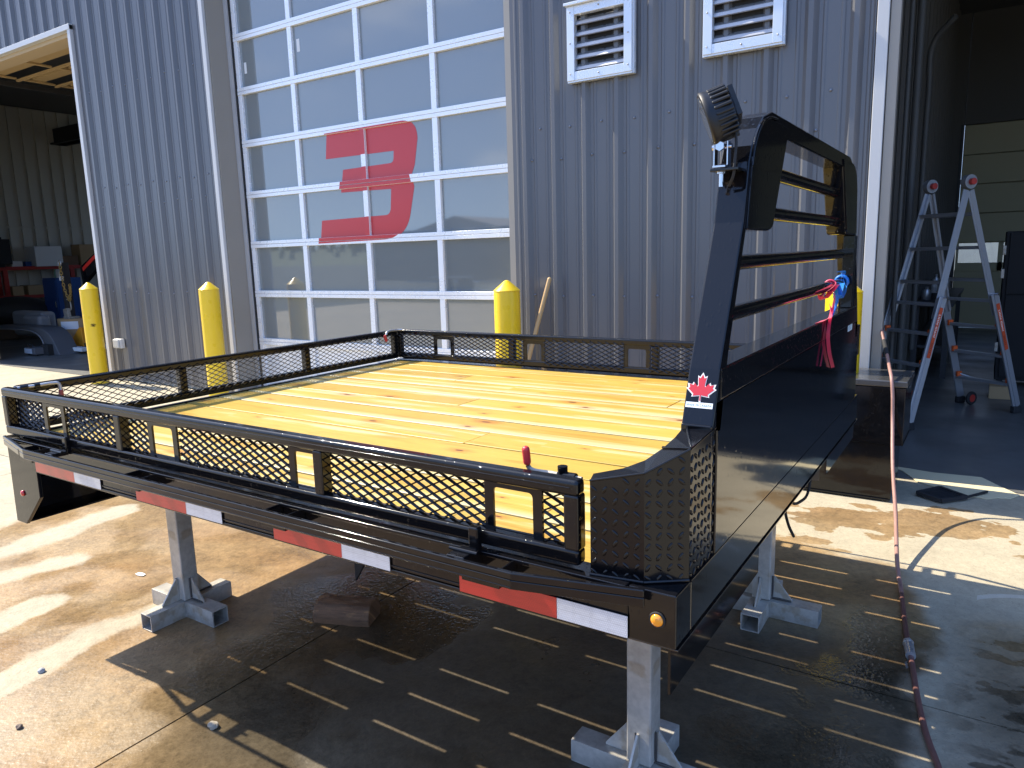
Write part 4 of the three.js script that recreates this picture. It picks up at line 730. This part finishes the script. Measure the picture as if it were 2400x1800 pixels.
// ------------------------------------------------------------------ flagging ribbons on the lowest rung
function ribbon(pts, w, tw) {
  const c = new THREE.CatmullRomCurve3(pts.map((p) => V(...p))), N = 40, pos = [], idx = [];
  for (let i = 0; i <= N; i++) { const p = c.getPoint(i / N), t = c.getTangent(i / N), a = tw * i / N, s = V(Math.sin(a), 0.25 * Math.sin(a * 1.7), Math.cos(a)); s.addScaledVector(t, -s.dot(t)).normalize().multiplyScalar(w / 2); pos.push(p.x + s.x, p.y + s.y, p.z + s.z, p.x - s.x, p.y - s.y, p.z - s.z); if (i < N) { const o = i * 2; idx.push(o, o + 1, o + 2, o + 1, o + 3, o + 2); } }
  const g = new THREE.BufferGeometry(); g.setAttribute('position', new THREE.Float32BufferAttribute(pos, 3)); g.setIndex(idx); g.computeVertexNormals(); g.setAttribute('uv', new THREE.Float32BufferAttribute(new Float32Array(pos.length / 3 * 2), 2)); return g;
}
{
  const film = (r, g, b) => phy(r, g, b, 0.4, { side: THREE.DoubleSide, transmission: 0.25, thickness: 0, clearcoat: 0.3 });
  const P = thing('pink_ribbon', 'pink plastic flagging ribbon tied to the lowest headboard rung', 'ribbon'), pm = film(0.85, 0.07, 0.16);
  obj('knot', new THREE.TorusGeometry(0.021, 0.004, 8, 20).scale(1, 1, 1.4).translate(-0.529, 1.446, -3.1), pm, P);
  obj('loop', ribbon([[-0.507, 1.45, -3.08], [-0.505, 1.44, -2.95], [-0.505, 1.425, -2.80], [-0.505, 1.41, -2.85], [-0.505, 1.43, -2.98], [-0.507, 1.448, -3.08]], 0.03, 1.4), pm, P);
  obj('tail', [ribbon([[-0.505, 1.45, -3.05], [-0.50, 1.41, -3.03], [-0.49, 1.375, -2.95], [-0.482, 1.345, -2.86], [-0.484, 1.29, -2.84], [-0.485, 1.22, -2.88], [-0.485, 1.14, -2.98]], 0.013, 2.4), ribbon([[-0.485, 1.345, -2.85], [-0.486, 1.28, -2.80], [-0.487, 1.18, -2.74]], 0.007, 1), ribbon([[-0.50, 1.38, -2.95], [-0.487, 1.345, -2.86], [-0.487, 1.342, -2.76], [-0.489, 1.341, -2.68]], 0.03, 1)], pm, P);
  const B = thing('blue_ribbon', 'blue plastic flagging ribbon tied at the far end of the lowest rung', 'ribbon'), bm = film(0.015, 0.22, 0.75);
  obj('knot', new THREE.TorusGeometry(0.023, 0.007, 8, 20).scale(1, 1, 2.2).translate(-0.529, 1.45, -3.36), bm, B);
  obj('loop', ribbon([[-0.505, 1.47, -3.24], [-0.5, 1.44, -3.26], [-0.5, 1.41, -3.22], [-0.5, 1.395, -3.12], [-0.5, 1.41, -3.10], [-0.507, 1.45, -3.18]], 0.036, 1.5), bm, B);
  obj('tail', [ribbon([[-0.505, 1.44, -3.12], [-0.495, 1.39, -3.05], [-0.49, 1.36, -2.95], [-0.488, 1.345, -2.9]], 0.016, 3), ribbon([[-0.507, 1.46, -3.22], [-0.507, 1.49, -3.22], [-0.507, 1.5, -3.18]], 0.03, 1)], bm, B);
}

// ------------------------------------------------------------------ folding ladder in the mouth of the right bay
{
  const L = thing('folding_ladder', 'aluminium folding ladder with orange fittings standing open in the right bay', 'ladder');
  const alu = std(0.42, 0.43, 0.45, 0.36, 0.6), HR = V(-0.225, 2.11, -7.61), HL = V(-0.535, 2.11, -7.93), fR = V(-0.52, 0.03, -7.05), fL = V(-0.93, 0.03, -7.38), rR = V(0.27, 0.03, -8.2), rL = V(-0.17, 0.03, -8.5);
  const mix = (a, b, t) => a.clone().lerp(b, t);
  const deco = canvasTex(64, 512, (g, w, h) => { g.fillStyle = '#c64a1f'; g.fillRect(0, 0, w, h); g.save(); g.translate(w / 2, h / 2); g.rotate(-Math.PI / 2); g.fillStyle = '#e9e4dc'; g.font = 'bold 44px sans-serif'; g.textAlign = 'center'; g.textBaseline = 'middle'; g.fillText('Little Giant', -70, 0); g.fillStyle = '#5a1d0c'; g.font = 'bold 34px sans-serif'; g.fillText('MULTI', 150, 0); g.restore(); });
  const dm = std(1, 1, 1, 0.5, 0, { map: deco });
  for (const [HA, HB, fa, fb, inward] of [[HR, HL, fR, fL, -1], [HR, HL, rR, rL, 1]]) {
    const across = HB.clone().sub(HA).normalize();
    for (const [H, f, s] of [[HA, fa, 1], [HB, fb, -1]]) {
      const top = H.clone(); top.x += (f.x - H.x) * 0.035; top.z += (f.z - H.z) * 0.035; top.y -= 0.07;
      const mid = mix(H, f, 0.56), out = across.clone().multiplyScalar(-s * 0.032), knee = mix(H, f, 0.47).add(out), ft = f.clone().add(out.clone().multiplyScalar(0.4)); ft.y = 0.07;
      const ref = across.clone();
      obj('inner_rail', [beam(top, mid, 0.068, 0.006, ref), beam(top.clone().addScaledVector(across, s * 0.014), mid.clone().addScaledVector(across, s * 0.014), 0.012, 0.024, ref), beam(top, mid, 0.028, 0.012, ref)], alu, L);
      obj('outer_rail', [beam(knee, ft, 0.078, 0.02, ref, 0.004), beam(knee.clone().addScaledVector(across, -s * 0.012), ft.clone().addScaledVector(across, -s * 0.012), 0.03, 0.008, ref)], alu, L);
      obj('foot', beam(ft, f.clone().add(out.clone().multiplyScalar(0.4)).setY(0.004), 0.088, 0.045, ref, 0.008), M.rubber, L);
      if (s === 1) {
        const d = ft.clone().sub(knee), q0 = knee.clone().addScaledVector(d, 0.08), q1 = knee.clone().addScaledVector(d, 0.48), g = beam(q0, q1, 0.034, 0.002, ref);
        g.translate(-across.x * 0.019, 0, -across.z * 0.019); const m = new THREE.Mesh(g, dm); m.name = 'rail_sticker'; L.add(m);
      }
      obj('lock_pin', rod(knee.clone().addScaledVector(across, -s * 0.05), knee.clone().addScaledVector(across, s * 0.03), 0.009), M.chrome, L);
      for (const t of [0.62, 0.75, 0.88]) obj('rung_bracket', beam(mix(knee, ft, (t - 0.47) / 0.53).addScaledVector(across, s * 0.016), mix(knee, ft, (t - 0.47) / 0.53).addScaledVector(across, s * 0.045), 0.05, 0.055, V(0, 1, 0), 0.008), M.orange, L);
    }
    for (const t of [0.13, 0.27, 0.41]) { const a = mix(HA, fa, t), b = mix(HB, fb, t); obj('rung', [beam(a, b, 0.055, 0.03, V(0, 1, 0), 0.004), beam(a.clone().setY(a.y + 0.012), b.clone().setY(b.y + 0.012), 0.06, 0.006, V(0, 1, 0))], alu, L); }
    for (const t of [0.50, 0.62, 0.75, 0.88]) { const a = mix(HA, fa, t).addScaledVector(across, -0.02), b = mix(HB, fb, t).addScaledVector(across, 0.02); obj('rung', beam(a, b, 0.05, 0.028, V(0, 1, 0), 0.004), alu, L); }
  }
  for (const H of [HR, HL]) { const ax = HL.clone().sub(HR).normalize(); obj('hinge', [rod(H.clone().addScaledVector(ax, -0.028), H.clone().addScaledVector(ax, 0.028), 0.06, 24)], std(0.32, 0.33, 0.34, 0.4, 0.5), L); obj('hinge_knob', rod(H.clone().addScaledVector(ax, -0.06), H.clone().addScaledVector(ax, -0.028), 0.028, 16), M.red, L); }
  obj('brace', rod(mix(HL, rL, 0.86), mix(rL, rR, 0.25).setY(0.27), 0.009), alu, L);
  obj('wheel', [new THREE.TorusGeometry(0.05, 0.018, 12, 28).rotateY(0.95).translate(-0.085, 0.07, -8.44)], M.rubber, L);
  obj('wheel_hub', new THREE.CylinderGeometry(0.038, 0.038, 0.03, 20).rotateX(Math.PI / 2).rotateY(0.95).translate(-0.085, 0.07, -8.44), M.red, L);
}
// ------------------------------------------------------------------ things inside the right bay
{
  const c = thing('steel_cabinet', 'tall black steel cabinet at the right edge, behind the ladder', 'cabinet');
  const cb = std(0.006, 0.006, 0.007, 0.75);
  obj('body', bx(0.10, 1.5, 0.08, 1.70, -10.4, -9.64, 0.01), cb, c);
  obj('door_leaf', [bx(0.14, 0.82, 0.12, 1.02, -9.638, -9.62, 0.004), bx(0.14, 0.82, 1.03, 1.68, -9.638, -9.62, 0.004)], cb, c);
  obj('door_hinge', [bx(0.08, 0.11, 1.45, 1.55, -9.66, -9.60, 0.004), bx(0.08, 0.11, 1.2, 1.3, -9.66, -9.60, 0.004), bx(0.08, 0.11, 0.4, 0.5, -9.66, -9.60, 0.004)], M.steel, c);
  obj('leg', [bx(0.12, 0.18, 0.004, 0.08, -9.7, -9.64), bx(1.42, 1.48, 0.004, 0.08, -9.7, -9.64), bx(0.12, 0.18, 0.004, 0.08, -10.4, -10.34), bx(1.42, 1.48, 0.004, 0.08, -10.4, -10.34)], cb, c);
  const b = thing('brown_carton', 'small brown carton on the floor behind the ladder', 'box');
  obj('body', bx(0.06, 0.28, 0.004, 0.13, -9.05, -8.85, 0.004), M.card, b); obj('flap', [bx(0.06, 0.28, 0.131, 0.135, -9.05, -8.955), bx(0.062, 0.278, 0.131, 0.135, -8.945, -8.85)], M.card, b);
  const w = thing('work_bench', 'dark work bench with bottles along the side wall of the right bay', 'bench');
  obj('bench_top', bx(-0.78, -0.35, 0.86, 0.90, -13.4, -9.9, 0.004), M.dark, w); for (const z of [-10, -13.3]) obj('leg', [bx(-0.76, -0.70, 0.004, 0.86, z - 0.03, z + 0.03), bx(-0.44, -0.38, 0.004, 0.86, z - 0.03, z + 0.03)], M.dark, w);
  obj('shelf_board', bx(-0.78, -0.4, 0.36, 0.39, -13.3, -10), M.dark, w);
  for (let k = 0; k < 9; k++) { const r = 0.035 + 0.02 * rnd(), h = 0.14 + 0.12 * rnd(), o = tag(obj('bottle', new THREE.LatheGeometry([[0, 0], [r, 0], [r, h * 0.7], [r * 0.4, h * 0.85], [r * 0.4, h], [0, h]].map(([a, c2]) => new THREE.Vector2(a, c2)), 14), k % 3 ? M.galv : M.white), 'small bottle or can standing on the dark work bench', 'bottle', 'bottles on the work bench'); o.position.set(-0.68 + 0.22 * rnd(), 0.902, -10.2 - k * 0.3); }
}
// ------------------------------------------------------------------ things inside the left bay
{
  const r = thing('shelf_rack', 'red steel shelving against the lined wall of the left bay', 'shelf');
  for (const z of [-6.9, -8.42, -10.0, -12.2]) { obj('upright', [bx(-20.40, -20.30, 0.004, 1.66, z - 0.05, z + 0.05, 0.004)], M.red, r); obj('upright', [bx(-20.78, -20.7, 0.004, 1.66, z - 0.05, z + 0.05, 0.004)], M.red, r); }
  for (const y of [0.42, 0.86, 1.56]) { obj('shelf_beam', [bx(-20.36, -20.29, y, y + 0.09, -12.15, -6.85, 0.004)], M.red, r); obj('shelf_board', [bx(-20.8, -20.37, y + 0.05, y + 0.075, -12.15, -6.85)], std(0.25, 0.18, 0.1, 0.8), r); }
  const box = (n, label, x0, x1, y0, y1, z0, z1, m, cat = 'box') => { const t = thing(n, label, cat); obj('body', bx(x0, x1, y0, y1, z0, z1, 0.006), m, t); obj('flap', [bx(x0 + 0.004, (x0 + x1) / 2 - 0.004, y1 + 0.001, y1 + 0.006, z0 + 0.004, z1 - 0.004), bx((x0 + x1) / 2 + 0.004, x1 - 0.004, y1 + 0.001, y1 + 0.006, z0 + 0.004, z1 - 0.004)], m, t); return t; };
  box('white_carton', 'white printed carton on the top shelf of the red rack', -20.75, -20.2, 1.636, 2.13, -9.75, -9.1, M.white);
  box('small_white_box', 'small white box on the top shelf left of the big carton', -20.6, -20.35, 1.636, 1.78, -8.85, -8.6, M.white);
  box('blue_tub', 'small blue tub on the top shelf of the red rack', -20.6, -20.35, 1.636, 1.76, -9.06, -8.92, M.blue, 'tub');
  box('brown_carton', 'brown carton on the middle shelf, nearer the red upright', -20.7, -20.25, 0.937, 1.16, -8.75, -8.5, M.card);
  box('brown_carton', 'brown carton on the middle shelf, beside the blue cabinet', -20.7, -20.25, 0.937, 1.17, -9.3, -8.85, M.card);
  const tk = thing('black_tank', 'black moulded tank standing on the top shelf at the left edge', 'tank');
  obj('body', [new THREE.LatheGeometry([[0, 0], [0.42, 0], [0.45, 0.06], [0.45, 0.62], [0.40, 0.86], [0.25, 1.0], [0, 1.04]].map(([a, b]) => new THREE.Vector2(a, b)), 32).translate(-20.3, 1.637, -7.95)], M.rubber, tk);
  obj('fin', [bx(-19.95, -19.84, 1.64, 2.35, -8.25, -7.95, 0.01), bx(-19.86, -19.80, 1.7, 2.3, -8.4, -7.9, 0.01)], M.rubber, tk);
  const cab = thing('blue_cabinet', 'tall blue steel cabinet beside the red rack', 'cabinet');
  obj('body', bx(-18.8, -18.15, 0.05, 1.36, -9.1, -8.55, 0.006), M.blue, cab); obj('door_leaf', bx(-18.77, -18.18, 0.1, 1.32, -8.549, -8.53, 0.004), M.blue, cab); obj('handle', bx(-18.24, -18.22, 0.68, 0.82, -8.529, -8.50, 0.004), M.chrome, cab); obj('plinth', bx(-18.78, -18.17, 0.004, 0.05, -9.08, -8.57), M.dark, cab);
  for (let k = 0; k < 3; k++) { const o = tag(obj('spray_can', [cyl(0.033, 0.033, 0, 0.17, 0, 0, 16), cyl(0.028, 0.012, 0.17, 0.2, 0, 0, 16)], k ? M.white : std(0.2, 0.35, 0.25, 0.4)), 'pale spray can on top of the blue cabinet', 'can', 'spray cans on the blue cabinet'); o.position.set(-18.46 + 0.09 * k, 1.361, -8.7); }
  // lifting post with chain, standing before a cardboard drum
  const h = thing('chain_post', 'dark steel post with a hanging brass chain in the left bay', 'post');
  obj('post', [beam(V(-15.17, 1.69, -7.32), V(-15.15, 0.62, -7.32), 0.14, 0.12, V(0, 0, 1), 0.006)], M.dark, h); obj('lower_post', beam(V(-15.15, 0.80, -7.25), V(-15.12, 0.62, -7.25), 0.16, 0.06, V(0, 0, 1), 0.004), M.steel, h);
  obj('cross_pin', [bx(-15.2, -14.98, 0.6, 0.65, -7.4, -7.2, 0.004), tube([[-15.08, 0.98, -7.25], [-14.92, 0.98, -7.22], [-14.9, 0.8, -7.22], [-15.02, 0.78, -7.23]], 0.012)], M.steel, h);
  const num = canvasTex(96, 64, (g, w, hh) => { g.fillStyle = '#e8e8e4'; g.fillRect(0, 0, w, hh); g.fillStyle = '#111'; g.font = 'bold 48px sans-serif'; g.textAlign = 'center'; g.textBaseline = 'middle'; g.fillText('02', w / 2, hh / 2 + 2); });
  decal('number_label', 0.12, 0.08, std(1, 1, 1, 0.5, 0, { map: num }), h, new THREE.Matrix4().makeRotationY(0.4).setPosition(-15.15, 1.385, -7.245));
  const links = []; const cp = new THREE.CatmullRomCurve3([[-15.06, 1.66, -7.2], [-15.03, 1.4, -7.19], [-14.95, 1.15, -7.18], [-14.83, 0.97, -7.18], [-14.76, 1.12, -7.18], [-14.75, 1.25, -7.18]].map((p) => V(...p)));
  for (let k = 0; k < 24; k++) { const p = cp.getPoint(k / 23), t = cp.getTangent(k / 23), q = new THREE.Quaternion().setFromUnitVectors(V(0, 1, 0), t); links.push(new THREE.TorusGeometry(0.022, 0.0065, 8, 14).scale(1, 1.5, 1).rotateY(k % 2 ? 1.57 : 0).applyQuaternion(q).translate(p.x, p.y, p.z)); }
  obj('chain', links, std(0.5, 0.33, 0.1, 0.4, 0.6), h);
  obj('shackle', new THREE.TorusGeometry(0.05, 0.014, 10, 20).translate(-15.07, 1.68, -7.2), M.galv, h);
  const d = thing('cardboard_drum', 'brown cardboard drum carrying the chain post, with a blue and white label', 'drum');
  obj('drum_body', [cyl(0.33, 0.36, 0.004, 0.61, -15.1, -7.42, 36)], M.card, d);
  const lbm = canvasTex(128, 64, (g, w, hh) => { g.fillStyle = '#dfe4ea'; g.fillRect(0, 0, w, hh); g.fillStyle = '#4a76b8'; g.fillRect(8, 10, 100, 8); g.fillRect(20, 26, 90, 10); g.fillRect(8, 44, 110, 6); });
  obj('drum_label', new THREE.CylinderGeometry(0.359, 0.355, 0.15, 20, 1, true, 0.15, 0.95).translate(-15.1, 0.49, -7.42), std(1, 1, 1, 0.6, 0, { map: lbm, side: THREE.DoubleSide }), d);
  const t = thing('black_tailgate', 'black steel deck part propped up with red and white tape on its edge', 'steel part');
  obj('body', prism([[-14.98, 1.25], [-13.4, 2.1], [-13.3, 2.35], [-14.1, 1.98], [-15.0, 1.60]], 0.08, 0.006).translate(0, 0, -7.62), M.black, t);
  obj('tape', [prism([[-14.91, 1.58], [-14.885, 1.515], [-14.36, 1.765], [-14.385, 1.83]], 0.003).translate(0, 0, -7.532)], std(0.62, 0.03, 0.02, 0.4), t);
  obj('tape', [prism([[-14.38, 1.832], [-14.355, 1.768], [-13.99, 1.945], [-14.015, 2.01]], 0.003).translate(0, 0, -7.532)], M.white, t);
  obj('prop', [beam(V(-13.9, 0.004, -7.6), V(-13.9, 1.78, -7.6), 0.08, 0.08, V(0, 0, 1)), beam(V(-13.2, 0.004, -7.6), V(-13.2, 2.1, -7.6), 0.08, 0.08, V(0, 0, 1))], M.dark, t);
  const j = thing('pallet_jack', 'yellow pallet jack standing behind the first bollard', 'pallet jack');
  obj('body', prism([[-15.02, 0.10], [-14.55, 0.46], [-14.47, 0.46], [-14.44, 0.10]], 0.3, 0.01).translate(0, 0, -7.45), std(0.75, 0.30, 0.02, 0.5), j);
  obj('fork', [bx(-15.15, -14.0, 0.05, 0.12, -7.42, -7.27, 0.01), bx(-15.15, -14.0, 0.05, 0.12, -7.02, -6.87, 0.01)], M.white, j); obj('wheel', [new THREE.CylinderGeometry(0.045, 0.045, 0.1, 18).rotateX(Math.PI / 2).translate(-15.0, 0.048, -7.34), new THREE.CylinderGeometry(0.08, 0.08, 0.1, 18).rotateX(Math.PI / 2).translate(-14.45, 0.083, -7.2)], M.rubber, j); obj('handle', tube([[-14.45, 0.4, -7.3], [-14.3, 0.9, -7.3], [-14.25, 1.1, -7.3]], 0.02), std(0.75, 0.30, 0.02, 0.5), j);
  const f = thing('truck_fender', 'grey flared fender lying arched on the floor of the left bay', 'fender');
  const fs = new THREE.Shape(); fs.moveTo(-16.6, 0.50); fs.lineTo(-14.95, 0.50); fs.quadraticCurveTo(-14.6, 0.48, -14.42, 0.26); fs.lineTo(-14.24, 0.006); fs.lineTo(-14.66, 0.006); fs.quadraticCurveTo(-14.76, 0.36, -15.1, 0.40); fs.lineTo(-16.6, 0.42); fs.closePath();
  obj('skin', prism(fs, 0.34, 0.012).translate(0, 0, -6.95), std(0.10, 0.105, 0.115, 0.5), f); obj('lip', tube([[-16.6, 0.43, -6.58], [-15.1, 0.41, -6.58], [-14.82, 0.3, -6.58], [-14.68, 0.03, -6.58]], 0.012), std(0.2, 0.2, 0.21, 0.5), f);
  const g = thing('charger', 'small grey boxed machine with a pale front on the floor of the left bay', 'machine');
  obj('body', bx(-15.02, -14.62, 0.03, 0.15, -6.62, -6.35, 0.008), std(0.12, 0.12, 0.13, 0.5), g); obj('panel', bx(-15.0, -14.72, 0.045, 0.135, -6.349, -6.34, 0.003), std(0.5, 0.55, 0.62, 0.5), g); obj('handle', tube([[-14.98, 0.15, -6.4], [-14.95, 0.2, -6.4], [-14.78, 0.2, -6.4], [-14.75, 0.15, -6.4]], 0.009), M.dark, g); obj('foot', [bx(-15.0, -14.96, 0.004, 0.03, -6.6, -6.4), bx(-14.68, -14.64, 0.004, 0.03, -6.6, -6.4)], M.rubber, g);
  box('black_case', 'black case on the floor between the charger and the fender', -14.70, -14.45, 0.004, 0.2, -6.75, -6.5, M.rubber, 'case');
  box('brown_carton', 'brown carton on the rack top at the far end, above the black steel part', -20.75, -20.3, 1.636, 2.18, -10.68, -10.25, M.card);
  box('brown_carton', 'dark brown carton on the rack top, behind the head of the chain post', -20.75, -20.3, 1.636, 1.89, -10.18, -9.8, std(0.16, 0.09, 0.05, 0.85));
  const sh = thing('plastic_wrap', 'milky plastic sheeting heaped at the left edge of the bay', 'sheeting');
  obj('fold', [bx(-17.4, -16.1, 0.2, 0.72, -7.5, -7.2, 0.08), bx(-16.6, -15.9, 0.3, 0.66, -7.3, -7.05, 0.08)], std(0.3, 0.31, 0.33, 0.5), sh);
  obj('tarp', new THREE.SphereGeometry(0.75, 20, 12).scale(1, 0.45, 1).translate(-19.3, 0.62, -8.1), std(0.05, 0.05, 0.05, 0.7), sh);
  obj('pallet', bx(-20.1, -18.85, 0.004, 0.32, -8.7, -7.5, 0.02), std(0.12, 0.08, 0.05, 0.8), sh);
}
// ------------------------------------------------------------------ across the yard, seen only in the door glass
{
  const t = thing('enclosed_trailer', 'dark enclosed trailer parked across the yard, mirrored in the door glass', 'trailer');
  const tm = phy(0.03, 0.032, 0.04, 0.4, { clearcoat: 0.6 });
  obj('body', prism([[-23.5, 0.6], [-15.0, 0.6], [-15.0, 2.2], [-16.2, 2.75], [-23.5, 2.75]], 2.4, 0.05).translate(0, 0, 13), tm, t);
  for (const x of [-19.4, -18.4]) obj('wheel', new THREE.CylinderGeometry(0.38, 0.38, 0.24, 24).rotateX(Math.PI / 2).translate(x, 0.33, 13), M.rubber, t);
  obj('fender', bx(-20, -17.8, 0.72, 0.78, 12.75, 12.98), M.galv, t); obj('hitch', [beam(V(-15, 0.55, 14.2), V(-13.9, 0.5, 14.2), 0.1, 0.1)], M.dark, t);
  const s = thing('low_shed', 'pale low shed across the yard, mirrored in the door glass', 'shed');
  obj('wall', bx(-33, -24, -0.06, 3.0, 26, 32), std(0.3, 0.31, 0.33, 0.7), s); obj('roof', prism([[-33.3, 3.0], [-23.7, 3.0], [-28.5, 4.1]], 6.6).translate(0, 0, 25.7), M.roof, s); obj('door', bx(-30, -27, -0.06, 2.4, 25.94, 25.99), M.white, s);
}
renderer.render(scene, camera);
